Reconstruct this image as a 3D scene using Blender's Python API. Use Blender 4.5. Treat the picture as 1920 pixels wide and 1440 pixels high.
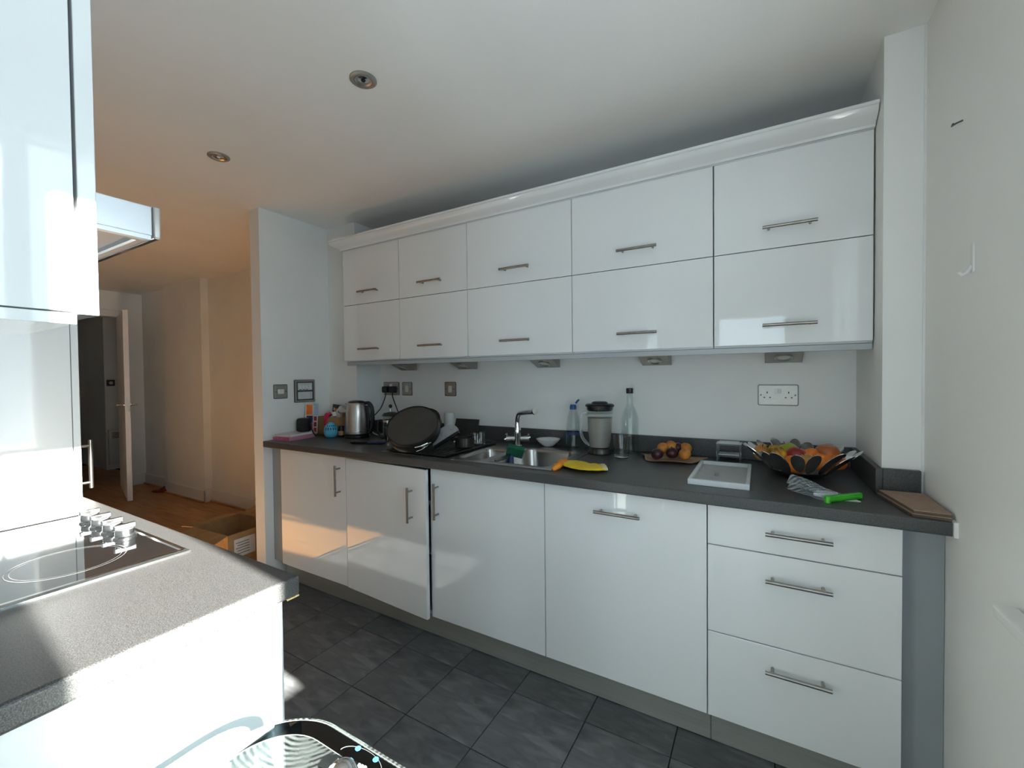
import bpy, bmesh, math, random
from mathutils import Vector, Matrix, Quaternion
random.seed(7)
for o in list(bpy.data.objects): bpy.data.objects.remove(o)
SC = bpy.context.scene
COL = SC.collection
PI = math.pi
EXPO, SKY, SUN = 0.8, 3.0, 46.0
# ------------------------------------------------------------------ camera
FPX = 803.2
CAM = Vector((2.5569, -2.2099, 1.2986))
_y, _p, _r = (math.radians(v) for v in (-30.1657, -1.0926, -0.5908))
FW = Vector((math.sin(_y)*math.cos(_p), math.cos(_y)*math.cos(_p), math.sin(_p)))
_r0 = Vector((math.cos(_y), -math.sin(_y), 0)); _u0 = _r0.cross(FW)
RT = math.cos(_r)*_r0 + math.sin(_r)*_u0
UP = -math.sin(_r)*_r0 + math.cos(_r)*_u0
cd = bpy.data.cameras.new('camera'); cam = bpy.data.objects.new('camera', cd); COL.objects.link(cam)
cd.sensor_fit = 'HORIZONTAL'; cd.sensor_width = 36; cd.lens = FPX/1920*36
cd.clip_start = 0.02; cd.clip_end = 200
cam.matrix_world = Matrix(((RT.x, UP.x, -FW.x, CAM.x), (RT.y, UP.y, -FW.y, CAM.y), (RT.z, UP.z, -FW.z, CAM.z), (0, 0, 0, 1)))
SC.camera = cam
def ray(px, py): return RT*((px-960)/FPX) + UP*((720-py)/FPX) + FW
def onx(px, py, x): d = ray(px, py); return CAM + d*((x-CAM.x)/d.x)
def ony(px, py, y): d = ray(px, py); return CAM + d*((y-CAM.y)/d.y)
def onz(px, py, z): d = ray(px, py); return CAM + d*((z-CAM.z)/d.z)
# ------------------------------------------------------------------ light
SC.view_settings.view_transform = 'Standard'; SC.view_settings.look = 'None'
SC.view_settings.exposure = EXPO; SC.view_settings.gamma = 1.0; SC.view_settings.use_curve_mapping = False
W = bpy.data.worlds.new('sky'); SC.world = W; W.use_nodes = True
bg = W.node_tree.nodes['Background']; bg.inputs[0].default_value = (0.68, 0.85, 1.0, 1); bg.inputs[1].default_value = SKY
sl = bpy.data.lights.new('sun_offscreen', 'SUN'); sl.energy = SUN; sl.angle = math.radians(0.9); sl.color = (1.0, 0.96, 0.90)
so = bpy.data.objects.new('sun_offscreen', sl); COL.objects.link(so)
so.rotation_euler = Vector((-1, 0.08, -0.40)).to_track_quat('-Z', 'Y').to_euler(); so.location = (6, -2, 4)
def portal(name, loc, sx, sy, d):
    l = bpy.data.lights.new(name, 'AREA'); l.shape = 'RECTANGLE'; l.size = sx; l.size_y = sy
    l.cycles.is_portal = True
    o = bpy.data.objects.new(name, l); COL.objects.link(o); o.location = loc
    o.rotation_euler = Vector(d).to_track_quat('-Z', 'Y').to_euler()
# ------------------------------------------------------------------ geometry helpers
def box(x0, x1, y0, y1, z0, z1):
    v = [(x, y, z) for z in (z0, z1) for y in (y0, y1) for x in (x0, x1)]
    f = [(0, 2, 3, 1), (4, 5, 7, 6), (0, 1, 5, 4), (2, 6, 7, 3), (0, 4, 6, 2), (1, 3, 7, 5)]
    return v, f
def cbox(c, s): return box(c[0]-s[0]/2, c[0]+s[0]/2, c[1]-s[1]/2, c[1]+s[1]/2, c[2]-s[2]/2, c[2]+s[2]/2)
def xf(g, M): return [tuple(M @ Vector(v)) for v in g[0]], g[1]
def TR(loc=(0, 0, 0), rz=0, rx=0, ry=0, s=1):
    return Matrix.Translation(loc) @ Matrix.Rotation(rz, 4, 'Z') @ Matrix.Rotation(ry, 4, 'Y') @ Matrix.Rotation(rx, 4, 'X') @ Matrix.Scale(s, 4)
def frame(o, n, up=(0, 0, 1)):
    n = Vector(n).normalized(); x = Vector(up).cross(n)
    if x.length < 1e-4: x = Vector((1, 0, 0))
    x.normalize(); y = n.cross(x)
    return Matrix(((x.x, y.x, n.x, o[0]), (x.y, y.y, n.y, o[1]), (x.z, y.z, n.z, o[2]), (0, 0, 0, 1)))
def lathe(prof, n=32, c=(0, 0, 0), closed=False):
    v, f, rings = [], [], []
    for r, z in prof:
        if r < 1e-6: rings.append([len(v)]); v.append((c[0], c[1], c[2]+z))
        else:
            rings.append(list(range(len(v), len(v)+n)))
            v += [(c[0]+r*math.cos(2*PI*i/n), c[1]+r*math.sin(2*PI*i/n), c[2]+z) for i in range(n)]
    prs = list(zip(rings, rings[1:]))
    if closed: prs.append((rings[-1], rings[0]))
    for a, b in prs:
        if len(a) == 1 and len(b) == 1: continue
        for i in range(n):
            j = (i+1) % n
            if len(a) == 1: f.append((a[0], b[j], b[i]))
            elif len(b) == 1: f.append((a[i], a[j], b[0]))
            else: f.append((a[i], a[j], b[j], b[i]))
    return v, f
def cyl(c, r, h, n=24): return lathe([(0, 0), (r, 0), (r, h), (0, h)], n, c)
def tube(path, r, n=8, closed=False):
    P = [Vector(p) for p in path]; N = len(P); v, f = [], []
    ref = None
    for i, p in enumerate(P):
        if closed: t = P[(i+1) % N]-P[i-1]
        else: t = P[min(i+1, N-1)]-P[max(i-1, 0)]
        t.normalize()
        if ref is None:
            ref = t.orthogonal().normalized()
        ref = (ref - t*ref.dot(t)).normalized(); b = t.cross(ref)
        rr = r[i] if isinstance(r, (list, tuple)) else r
        v += [tuple(p + ref*(rr*math.cos(2*PI*k/n)) + b*(rr*math.sin(2*PI*k/n))) for k in range(n)]
    for i in range(N if closed else N-1):
        a, b = i*n, ((i+1) % N)*n
        f += [(a+k, a+(k+1) % n, b+(k+1) % n, b+k) for k in range(n)]
    if not closed: f += [tuple(reversed(range(n))), tuple(range((N-1)*n, N*n))]
    return v, f
def arc(c, r, a0, a1, n, pl='xy'):
    o = []
    for i in range(n+1):
        a = a0+(a1-a0)*i/n; p, q = r*math.cos(a), r*math.sin(a)
        o.append((c[0]+p, c[1]+q, c[2]) if pl == 'xy' else (c[0]+p, c[1], c[2]+q) if pl == 'xz' else (c[0], c[1]+p, c[2]+q))
    return o
def bez(pts, n=16):
    # catmull-rom through points
    P = [Vector(p) for p in pts]; P = [2*P[0]-P[1]]+P+[2*P[-1]-P[-2]]; o = []
    for i in range(1, len(P)-2):
        a, b, c, d = P[i-1:i+3]
        for k in range(n):
            t = k/n; o.append(tuple(0.5*((2*b)+(c-a)*t+(2*a-5*b+4*c-d)*t*t+(3*b-a-3*c+d)*t**3)))
    o.append(tuple(P[-2])); return o
def prism(out, z0, z1):
    n = len(out); v = [(x, y, z0) for x, y in out]+[(x, y, z1) for x, y in out]
    f = [tuple(reversed(range(n))), tuple(range(n, 2*n))]+[(i, (i+1) % n, n+(i+1) % n, n+i) for i in range(n)]
    return v, f
def rrect(x0, x1, y0, y1, r, n=6):
    o = []
    for cx, cy, a in ((x1-r, y1-r, 0), (x0+r, y1-r, PI/2), (x0+r, y0+r, PI), (x1-r, y0+r, 1.5*PI)):
        o += [(cx+r*math.cos(a+PI/2*i/n), cy+r*math.sin(a+PI/2*i/n)) for i in range(n+1)]
    return o
def ell(c, rx, ry, rz, nu=20, nv=12):
    pr = [(math.sin(PI*i/nv), -math.cos(PI*i/nv)) for i in range(nv+1)]
    g = lathe([(max(r, 0) if 0 < i < nv else 0, z) for i, (r, z) in enumerate(pr)], nu)
    return [(c[0]+x*rx, c[1]+y*ry, c[2]+z*rz) for x, y, z in g[0]], g[1]
def grid(fn, nu, nv):
    v = [fn(i/nu, j/nv) for j in range(nv+1) for i in range(nu+1)]
    f = [(j*(nu+1)+i, j*(nu+1)+i+1, (j+1)*(nu+1)+i+1, (j+1)*(nu+1)+i) for j in range(nv) for i in range(nu)]
    return v, f
def bridge(loops):
    n = len(loops[0]); v = [p for l in loops for p in l]
    f = [(a*n+i, a*n+(i+1) % n, (a+1)*n+(i+1) % n, (a+1)*n+i) for a in range(len(loops)-1) for i in range(n)]
    return v, f
# ------------------------------------------------------------------ object helpers
ORG = {}
def mesh(name, geos, mat, parent=None, org=None, smooth=None, bevel=0, solid=0, sub=0, seg=2, off=0):
    if isinstance(geos, tuple): geos = [geos]
    V, F = [], []
    o0 = ORG[parent.name] if parent is not None else Vector(org) if org is not None else None
    for v, f in geos:
        b = len(V); V += v; F += [tuple(i+b for i in q) for q in f]
    if o0 is None:
        xs = [p[0] for p in V]; ys = [p[1] for p in V]; zs = [p[2] for p in V]
        o0 = Vector(((min(xs)+max(xs))/2, (min(ys)+max(ys))/2, min(zs)))
    me = bpy.data.meshes.new(name); me.from_pydata([(p[0]-o0.x, p[1]-o0.y, p[2]-o0.z) for p in V], [], F)
    bm = bmesh.new(); bm.from_mesh(me); bmesh.ops.recalc_face_normals(bm, faces=bm.faces); bm.to_mesh(me); bm.free()
    if smooth is not None:
        me.polygons.foreach_set('use_smooth', [True]*len(me.polygons)); me.set_sharp_from_angle(angle=math.radians(smooth))
    me.materials.append(mat)
    o = bpy.data.objects.new(name, me); COL.objects.link(o)
    if parent is not None: o.parent = parent
    else: o.location = o0
    ORG[o.name] = o0
    if solid: m = o.modifiers.new('solid', 'SOLIDIFY'); m.thickness = solid; m.offset = off
    if bevel: m = o.modifiers.new('bevel', 'BEVEL'); m.width = bevel; m.segments = seg; m.limit_method = 'ANGLE'; m.angle_limit = math.radians(40)
    if sub: m = o.modifiers.new('sub', 'SUBSURF'); m.levels = sub; m.render_levels = sub
    return o
def tag(o, label, cat, group=None):
    o['label'] = label; o['category'] = cat
    if group: o['group'] = group
    return o
def thing(name, label, cat, loc, group=None):
    o = bpy.data.objects.new(name, None); COL.objects.link(o); o.location = loc; o.empty_display_size = 0.05
    ORG[o.name] = Vector(loc); return tag(o, label, cat, group)
def struct(name, geos, mat, **k):
    o = mesh(name, geos, mat, **k); o['kind'] = 'structure'; return o
# ------------------------------------------------------------------ materials
MT = {}
def nt(name):
    m = bpy.data.materials.new(name); m.use_nodes = True; t = m.node_tree
    return m, t, t.nodes['Principled BSDF']
def noise(t, scale, detail=3, vec='Object', dist=0, stretch=None):
    c = t.nodes.new('ShaderNodeTexCoord'); n = t.nodes.new('ShaderNodeTexNoise')
    n.inputs['Scale'].default_value = scale; n.inputs['Detail'].default_value = detail; n.inputs['Distortion'].default_value = dist
    if stretch:
        mp = t.nodes.new('ShaderNodeMapping'); mp.inputs['Scale'].default_value = stretch
        t.links.new(c.outputs[vec], mp.inputs[0]); t.links.new(mp.outputs[0], n.inputs['Vector'])
    else: t.links.new(c.outputs[vec], n.inputs['Vector'])
    return n
def ramp(t, src, stops):
    r = t.nodes.new('ShaderNodeValToRGB'); e = r.color_ramp.elements
    while len(e) < len(stops): e.new(0.5)
    for el, (p, c) in zip(e, stops): el.position = p; el.color = (*c, 1)
    t.links.new(src, r.inputs[0]); return r
def M(name, col, rough=0.5, metal=0.0, var=0.06, scale=30, coat=0, ior=1.5, trans=0, alpha=1, bump=0, bscale=200, sub=0, stretch=None, spec=None, vec='Object'):
    m, t, b = nt(name); MT[name] = m
    n = noise(t, scale, 3, vec, stretch=stretch)
    lo = tuple(max(0, c*(1-var)) for c in col); hi = tuple(min(1, c*(1+var)) for c in col)
    r = ramp(t, n.outputs['Fac'], [(0.35, lo), (0.65, hi)]); t.links.new(r.outputs[0], b.inputs['Base Color'])
    b.inputs['Roughness'].default_value = rough; b.inputs['Metallic'].default_value = metal; b.inputs['IOR'].default_value = ior
    b.inputs['Transmission Weight'].default_value = trans; b.inputs['Alpha'].default_value = alpha
    if spec is not None: b.inputs['Specular IOR Level'].default_value = spec
    if coat: b.inputs['Coat Weight'].default_value = coat; b.inputs['Coat Roughness'].default_value = 0.03
    if sub: b.inputs['Subsurface Weight'].default_value = sub; b.inputs['Subsurface Radius'].default_value = (.01, .006, .004)
    if bump:
        n2 = noise(t, bscale, 4, vec, stretch=stretch); bp = t.nodes.new('ShaderNodeBump'); bp.inputs['Strength'].default_value = bump; bp.inputs['Distance'].default_value = 0.002
        t.links.new(n2.outputs['Fac'], bp.inputs['Height']); t.links.new(bp.outputs[0], b.inputs['Normal'])
    return m
def glasspane(name, tint, extra=0.0):
    m = bpy.data.materials.new(name); m.use_nodes = True; t = m.node_tree; MT[name] = m
    for n in list(t.nodes):
        if n.type == 'BSDF_PRINCIPLED': t.nodes.remove(n)
    out = [n for n in t.nodes if n.type == 'OUTPUT_MATERIAL'][0]
    tr = t.nodes.new('ShaderNodeBsdfTransparent'); tr.inputs[0].default_value = (*tint, 1)
    gl = t.nodes.new('ShaderNodeBsdfGlossy'); gl.inputs['Roughness'].default_value = 0.02; gl.inputs[0].default_value = (1, 1, 1, 1)
    lw = t.nodes.new('ShaderNodeLayerWeight'); lw.inputs[0].default_value = 0.5
    pw = t.nodes.new('ShaderNodeMath'); pw.operation = 'POWER'; pw.inputs[1].default_value = 4.0; t.links.new(lw.outputs['Facing'], pw.inputs[0])
    fr = t.nodes.new('ShaderNodeMath'); fr.operation = 'MULTIPLY_ADD'; fr.inputs[1].default_value = 0.8; fr.inputs[2].default_value = 0.05; t.links.new(pw.outputs[0], fr.inputs[0])
    mx = t.nodes.new('ShaderNodeMixShader'); t.links.new(fr.outputs[0], mx.inputs[0]); t.links.new(tr.outputs[0], mx.inputs[1]); t.links.new(gl.outputs[0], mx.inputs[2])
    last = mx
    if extra:
        df = t.nodes.new('ShaderNodeBsdfDiffuse'); df.inputs[0].default_value = (0.75, 0.82, 0.82, 1)
        c = t.nodes.new('ShaderNodeTexCoord'); w = t.nodes.new('ShaderNodeTexWave'); w.wave_type = 'RINGS'; w.rings_direction = 'Z'
        w.inputs['Scale'].default_value = 38; w.inputs['Distortion'].default_value = 1.6; w.inputs['Detail'].default_value = 4; w.inputs['Detail Scale'].default_value = 3
        mp = t.nodes.new('ShaderNodeMapping'); mp.inputs['Location'].default_value = (0.27, -0.32, 0)
        t.links.new(c.outputs['Object'], mp.inputs[0]); t.links.new(mp.outputs[0], w.inputs['Vector'])
        n = noise(t, 9, 2); mul = t.nodes.new('ShaderNodeMath'); mul.operation = 'MULTIPLY'; t.links.new(w.outputs['Fac'], mul.inputs[0]); t.links.new(n.outputs['Fac'], mul.inputs[1])
        m2 = t.nodes.new('ShaderNodeMath'); m2.operation = 'MULTIPLY'; m2.inputs[1].default_value = extra; t.links.new(mul.outputs[0], m2.inputs[0])
        mx2 = t.nodes.new('ShaderNodeMixShader'); t.links.new(m2.outputs[0], mx2.inputs[0]); t.links.new(mx.outputs[0], mx2.inputs[1]); t.links.new(df.outputs[0], mx2.inputs[2]); last = mx2
    t.links.new(last.outputs[0], out.inputs[0]); return m
M('wall_paint', (0.86, 0.86, 0.84), 0.55, var=0.015, scale=3, bump=0.03, bscale=120)
M('cream_paint', (0.86, 0.85, 0.82), 0.6, var=0.02, scale=3, bump=0.03, bscale=120)
M('ceiling_paint', (0.85, 0.84, 0.82), 0.7, var=0.02, scale=2)
M('trim_paint', (0.82, 0.81, 0.79), 0.35, var=0.015)
M('gloss_white', (0.80, 0.81, 0.81), 0.045, var=0.006, scale=2, coat=0.6, ior=1.45)
M('carcass_white', (0.72, 0.73, 0.74), 0.4, var=0.01)
M('panel_grey', (0.30, 0.32, 0.33), 0.35, var=0.03, scale=4)
M('pelmet_grey', (0.42, 0.44, 0.45), 0.3, var=0.02, scale=4)
M('plinth_metal', (0.46, 0.46, 0.42), 0.28, metal=0.45, var=0.06, scale=3, stretch=(1, 1, 40))
M('steel', (0.56, 0.55, 0.53), 0.30, metal=1, var=0.08, scale=60, stretch=(1, 40, 40))
M('handle_steel', (0.36, 0.33, 0.30), 0.32, metal=1, var=0.08, scale=60)
M('chrome', (0.82, 0.82, 0.82), 0.06, metal=1, var=0.01)
M('polished_steel', (0.72, 0.72, 0.71), 0.12, metal=1, var=0.02)
M('plate_steel', (0.40, 0.375, 0.335), 0.38, metal=0.7, var=0.08, scale=50, stretch=(1, 1, 30))
M('plate_dark', (0.10, 0.10, 0.10), 0.35, metal=0.6, var=0.1)
M('white_plastic', (0.78, 0.78, 0.77), 0.35, var=0.01)
M('cream_plastic', (0.70, 0.69, 0.64), 0.4, var=0.02)
M('black_plastic', (0.012, 0.012, 0.013), 0.32, var=0.2)
M('black_soft', (0.012, 0.012, 0.013), 0.75, var=0.3, bump=0.2, bscale=900)
M('dark_hole', (0.004, 0.004, 0.004), 0.8, var=0.1)
M('black_nonstick', (0.035, 0.033, 0.030), 0.42, var=0.15, scale=18)
M('tin_dark', (0.06, 0.055, 0.05), 0.28, metal=0.7, var=0.15)
M('grey_plate', (0.33, 0.34, 0.35), 0.45, var=0.1, scale=40)
M('hob_glass', (0.008, 0.008, 0.009), 0.04, var=0.15, coat=1.0, ior=1.5)
M('hob_print', (0.10, 0.10, 0.10), 0.25, var=0.1)
M('ceramic', (0.74, 0.75, 0.74), 0.22, var=0.05, scale=90)
M('card', (0.42, 0.26, 0.12), 0.75, var=0.08, scale=20, bump=0.1, bscale=150)
M('card_inside', (0.34, 0.20, 0.09), 0.8, var=0.08, scale=20)
M('mdf', (0.36, 0.24, 0.17), 0.7, var=0.08, scale=60)
M('mdf_edge', (0.10, 0.07, 0.05), 0.8, var=0.2, scale=60)
M('paper', (0.78, 0.78, 0.76), 0.7, var=0.03)
M('paper_blue', (0.45, 0.60, 0.78), 0.6, var=0.12, scale=25)
M('orange_print', (0.80, 0.20, 0.03), 0.5, var=0.1)
M('navy_print', (0.03, 0.05, 0.14), 0.5, var=0.2)
M('pink_cover', (0.62, 0.16, 0.30), 0.5, var=0.15, scale=40)
M('pale_cover', (0.66, 0.60, 0.62), 0.5, var=0.06, scale=40)
M('red_print', (0.55, 0.05, 0.06), 0.5, var=0.2)
M('red_ribbon', (0.70, 0.02, 0.10), 0.4, var=0.15)
M('egg_blue', (0.10, 0.46, 0.68), 0.35, var=0.05)
M('egg_slot', (0.02, 0.10, 0.20), 0.5, var=0.05)
M('bottle_blue', (0.02, 0.10, 0.30), 0.35, var=0.1)
M('label_blue', (0.04, 0.25, 0.55), 0.45, var=0.15)
M('label_green', (0.10, 0.42, 0.30), 0.45, var=0.15)
M('yellow_rubber', (0.80, 0.56, 0.02), 0.5, var=0.08, scale=40, bump=0.15, bscale=300)
M('orange_rubber', (0.85, 0.28, 0.02), 0.5, var=0.08, scale=40)
M('cream_rubber', (0.78, 0.70, 0.38), 0.55, var=0.05)
M('sponge_green', (0.010, 0.10, 0.055), 0.95, var=0.3, scale=200, bump=0.8, bscale=400)
M('plum', (0.045, 0.008, 0.014), 0.30, var=0.4, scale=25)
M('peach', (0.55, 0.21, 0.03), 0.45, var=0.35, scale=14)
M('apple_red', (0.42, 0.035, 0.03), 0.28, var=0.45, scale=12)
M('apple_green', (0.42, 0.50, 0.05), 0.30, var=0.2, scale=14)
M('apple_mixed', (0.62, 0.28, 0.06), 0.30, var=0.5, scale=10)
M('orange_peel', (0.85, 0.22, 0.015), 0.42, var=0.08, scale=60, bump=0.4, bscale=260)
M('mango', (0.50, 0.14, 0.04), 0.35, var=0.5, scale=9)
M('banana', (0.50, 0.26, 0.02), 0.5, var=0.75, scale=30)
M('stem_brown', (0.06, 0.035, 0.015), 0.8, var=0.2)
M('brown_paper', (0.42, 0.27, 0.16), 0.75, var=0.1, scale=30)
M('clip_green', (0.06, 0.52, 0.03), 0.35, var=0.06)
M('frame_white', (0.62, 0.65, 0.66), 0.3, var=0.03)
M('frame_inner', (0.42, 0.43, 0.42), 0.5, var=0.05)
M('door_paint', (0.82, 0.81, 0.79), 0.4, var=0.02)
M('red_shoe', (0.25, 0.015, 0.02), 0.5, var=0.3)
M('dark_cloth', (0.03, 0.04, 0.06), 0.85, var=0.3)
M('picture_dark', (0.035, 0.05, 0.06), 0.4, var=0.4, scale=8)
M('chipboard', (0.60, 0.45, 0.22), 0.85, var=0.3, scale=300)
M('cable_black', (0.01, 0.01, 0.012), 0.45, var=0.2)
M('cable_white', (0.55, 0.55, 0.54), 0.45, var=0.05)
M('filter_metal', (0.36, 0.37, 0.36), 0.45, metal=0.5, var=0.06, scale=200)
M('sink_steel', (0.40, 0.385, 0.37), 0.27, metal=1, var=0.06, scale=50, stretch=(1, 30, 30))
M('line_grey', (0.16, 0.17, 0.17), 0.4, var=0.05)
M('hood_metal', (0.66, 0.68, 0.70), 0.30, metal=0.6, var=0.04, scale=6)
M('knob_metal', (0.75, 0.75, 0.76), 0.18, metal=1, var=0.03)
M('sticker_blue', (0.05, 0.32, 0.75), 0.35, var=0.06)
M('table_band', (0.035, 0.045, 0.05), 0.12, var=0.15, coat=0.5)
M('sealant', (0.80, 0.80, 0.78), 0.5, var=0.02)
M('liquid_haze', (0.46, 0.41, 0.38), 0.35, var=0.08, scale=14, alpha=0.72)
M('clear_plastic', (0.93, 0.95, 0.96), 0.12, var=0.02, trans=0.9, ior=1.3)
M('frost_plastic', (0.80, 0.80, 0.78), 0.35, var=0.03, trans=0.35, ior=1.3)
M('clear_glass', (0.98, 1.0, 0.99), 0.0, var=0.005, trans=1.0, ior=1.45)
M('bottle_glass', (0.93, 0.985, 0.96), 0.0, var=0.01, trans=1.0, ior=1.45)
M('dark_liquid', (0.02, 0.012, 0.01), 0.2, var=0.2)
glasspane('window_glass', (0.96, 0.98, 0.97)); glasspane('table_glass', (0.86, 0.92, 0.90), 0.16); glasspane('bag_film', (0.80, 0.86, 0.92), 0.75); glasspane('smoked_glass', (0.16, 0.19, 0.21)); glasspane('thin_glass', (0.88, 0.92, 0.91))
def worktop_mat():
    m, t, b = nt('worktop_laminate'); MT['worktop'] = m
    n = noise(t, 620, 2); r = ramp(t, n.outputs['Fac'], [(0.32, (0.026, 0.026, 0.028)), (0.50, (0.058, 0.057, 0.057)), (0.70, (0.112, 0.113, 0.110))])
    t.links.new(r.outputs[0], b.inputs['Base Color']); b.inputs['Roughness'].default_value = 0.36
worktop_mat()
def tile_mat():
    m, t, b = nt('slate_tile'); MT['tile'] = m
    oi = t.nodes.new('ShaderNodeObjectInfo')
    n = noise(t, 7, 6, dist=1.2, stretch=(1, 3.2, 1)); r = ramp(t, n.outputs['Fac'], [(0.28, (0.080, 0.082, 0.087)), (0.52, (0.135, 0.138, 0.143)), (0.72, (0.205, 0.208, 0.212))])
    mp = t.nodes.new('ShaderNodeMapRange'); mp.inputs[3].default_value = 0.85; mp.inputs[4].default_value = 1.12; t.links.new(oi.outputs['Random'], mp.inputs[0])
    mx = t.nodes.new('ShaderNodeMix'); mx.data_type = 'RGBA'; mx.blend_type = 'MULTIPLY'; mx.inputs[0].default_value = 1
    t.links.new(r.outputs[0], mx.inputs[6]); t.links.new(mp.outputs[0], mx.inputs[7]); t.links.new(mx.outputs[2], b.inputs['Base Color'])
    r2 = ramp(t, n.outputs['Fac'], [(0.3, (0.42,)*3), (0.7, (0.56,)*3)]); t.links.new(r2.outputs[0], b.inputs['Roughness'])
    n3 = noise(t, 26, 5, stretch=(1, 2.5, 1)); bp = t.nodes.new('ShaderNodeBump'); bp.inputs['Strength'].default_value = 0.25; bp.inputs['Distance'].default_value = 0.003
    t.links.new(n3.outputs['Fac'], bp.inputs['Height']); t.links.new(bp.outputs[0], b.inputs['Normal'])
tile_mat()
M('grout', (0.018, 0.018, 0.019), 0.9, var=0.2, scale=80)
def wood_mat():
    m, t, b = nt('wood_floor'); MT['wood'] = m
    oi = t.nodes.new('ShaderNodeObjectInfo')
    n = noise(t, 5, 6, dist=0.8, stretch=(0.6, 9, 1)); r = ramp(t, n.outputs['Fac'], [(0.3, (0.38, 0.175, 0.052)), (0.55, (0.54, 0.265, 0.085)), (0.75, (0.64, 0.35, 0.125))])
    mp = t.nodes.new('ShaderNodeMapRange'); mp.inputs[3].default_value = 0.8; mp.inputs[4].default_value = 1.1; t.links.new(oi.outputs['Random'], mp.inputs[0])
    mx = t.nodes.new('ShaderNodeMix'); mx.data_type = 'RGBA'; mx.blend_type = 'MULTIPLY'; mx.inputs[0].default_value = 1
    t.links.new(r.outputs[0], mx.inputs[6]); t.links.new(mp.outputs[0], mx.inputs[7]); t.links.new(mx.outputs[2], b.inputs['Base Color'])
    b.inputs['Roughness'].default_value = 0.38
wood_mat()
# ------------------------------------------------------------------ room shell
ZC = 2.353; XR = 2.992; XS = -0.118
XP, YP = 2.892, -0.432        # boxed pillar in the window corner
XL, YL = 0.1675, -0.21        # boxed pillar behind the kettle
WY0, WYM0, WYM1, WY1 = -1.29, -1.78, -1.84, -2.134   # window pane edges along the side wall; WY1 set to cut off the sun
WZ0, WZ1 = 0.835, 2.085
YF = -4.20                     # wall behind the camera
fl = struct('floor', box(-8.2, 3.2, YF-.15, 1.6, -0.12, -0.006), MT['grout'])
ts = 0.3055; tm = None
for i in range(12):
    for j in range(12):
        x0 = 0.765 + (i-4)*ts; y1 = -0.407 - j*ts
        if x0 < -0.16 and x0+ts < -0.1: continue
        a0, a1 = max(x0, -0.195), min(x0+ts, XR); b0, b1 = max(y1-ts, YF), y1
        b0 = max(b0, -2.40)
        if a1-a0 < 0.01 or b1-b0 < 0.01: continue
        g = 0.0021
        if tm and abs(a1-a0-ts) < 1e-6 and abs(b1-b0-ts) < 1e-6:
            o = bpy.data.objects.new('tile', tm); COL.objects.link(o); o.parent = fl; o.location = (a0-ORG[fl.name].x, b0-ORG[fl.name].y, 0.12)
        else:
            o = mesh('tile', box(a0+g, a1-g, b0+g, b1-g, -0.008, 0.0), MT['tile'], fl)
            if abs(a1-a0-ts) < 1e-6 and abs(b1-b0-ts) < 1e-6:
                tm = bpy.data.meshes.new('tile'); v, f = box(g, ts-g, g, ts-g, -0.008, 0.0); tm.from_pydata(v, [], f); tm.materials.append(MT['tile'])
pm = {}
for r in range(23):
    y0 = -4.11 + r*0.19
    xx = -8.0 + (r*0.53) % 1.25 - 1.25
    XE = -0.205 if y0 > -2.45 else XR
    while xx < XE:
        a0, a1 = max(xx, -8.1), min(xx+1.25, XE)
        if a1-a0 > 0.03 and not (a1 < -6.2):
            L = round(a1-a0, 3)
            if L not in pm:
                me = bpy.data.meshes.new('plank'); v, f = box(0.0008, L-0.0008, 0.0008, 0.1892, -0.008, 0.0); me.from_pydata(v, [], f); me.materials.append(MT['wood']); pm[L] = me
            o = bpy.data.objects.new('plank', pm[L]); COL.objects.link(o); o.parent = fl; o.location = (a0-ORG[fl.name].x, y0-ORG[fl.name].y, 0.12)
        xx += 1.25
struct('trim_1', box(-0.215, -0.185, -2.33, -0.72, -0.004, 0.007), MT['steel'], bevel=0.002)
struct('ceiling', box(-8.2, 3.2, YF-.15, 1.6, ZC, ZC+0.12), MT['ceiling_paint'])
struct('wall_back', box(XS, 3.2, 0, 0.14, 0, ZC), MT['wall_paint'])
struct('wall_pillar_left', box(XS, XL, YL, -.0005, 0, ZC), MT['wall_paint'])
struct('wall_pillar_right', box(XP, 3.2, YP, -.0005, 0, ZC), MT['wall_paint'])
struct('wall_left', box(-0.218, XS, -0.692, 0.14, 0, ZC), MT['wall_paint'])
rw = struct('wall_right', [box(XR, XR+.16, WY0, YP, 0, ZC), box(XR, XR+.16, WY1, WY0, 0, WZ0), box(XR, XR+.16, WY1, WY0, WZ1, ZC), box(XR, XR+.16, YF, WY1, 0, ZC)], MT['wall_paint'])  # last piece added past WY1 to block sun, in place of an unseen person's shadow
struct('wall_front', [box(-4.3, 2.05, YF-.14, YF, 0, ZC), box(2.86, 3.2, YF-.14, YF, 0, ZC), box(2.05, 2.86, YF-.14, YF, 2.02, ZC)], MT['wall_paint'])
struct('wall_partition', box(-0.03, 1.76, -2.45, -2.335, 0, ZC), MT['wall_paint'])
LY = 0.11
struct('wall_living', [box(-4.2, -0.2, LY, LY+.14, 0, ZC), box(-3.36, -2.50, 0.04, LY, 0, ZC)], MT['cream_paint'])
DX = -4.12; DY0, DY1 = -0.93, -0.10
struct('wall_far', [box(DX-.1, DX, DY1, 1.5, 0, ZC), box(DX-.1, DX, DY0, DY1, 2.06, ZC), box(DX-.1, DX, YF, DY0, 0, ZC)], MT['cream_paint'])
struct('wall_hall', [box(-7.4, -7.3, -1.6, 1.6, 0, ZC), box(-7.4, DX-.1, 1.4, 1.5, 0, ZC), box(-7.4, DX-.1, -1.7, -1.6, 0, ZC)], MT['cream_paint'])
struct('wall_hall_corner', box(-6.6, -5.6, 0.17, 1.39, 0, ZC), MT['cream_paint'])
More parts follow.
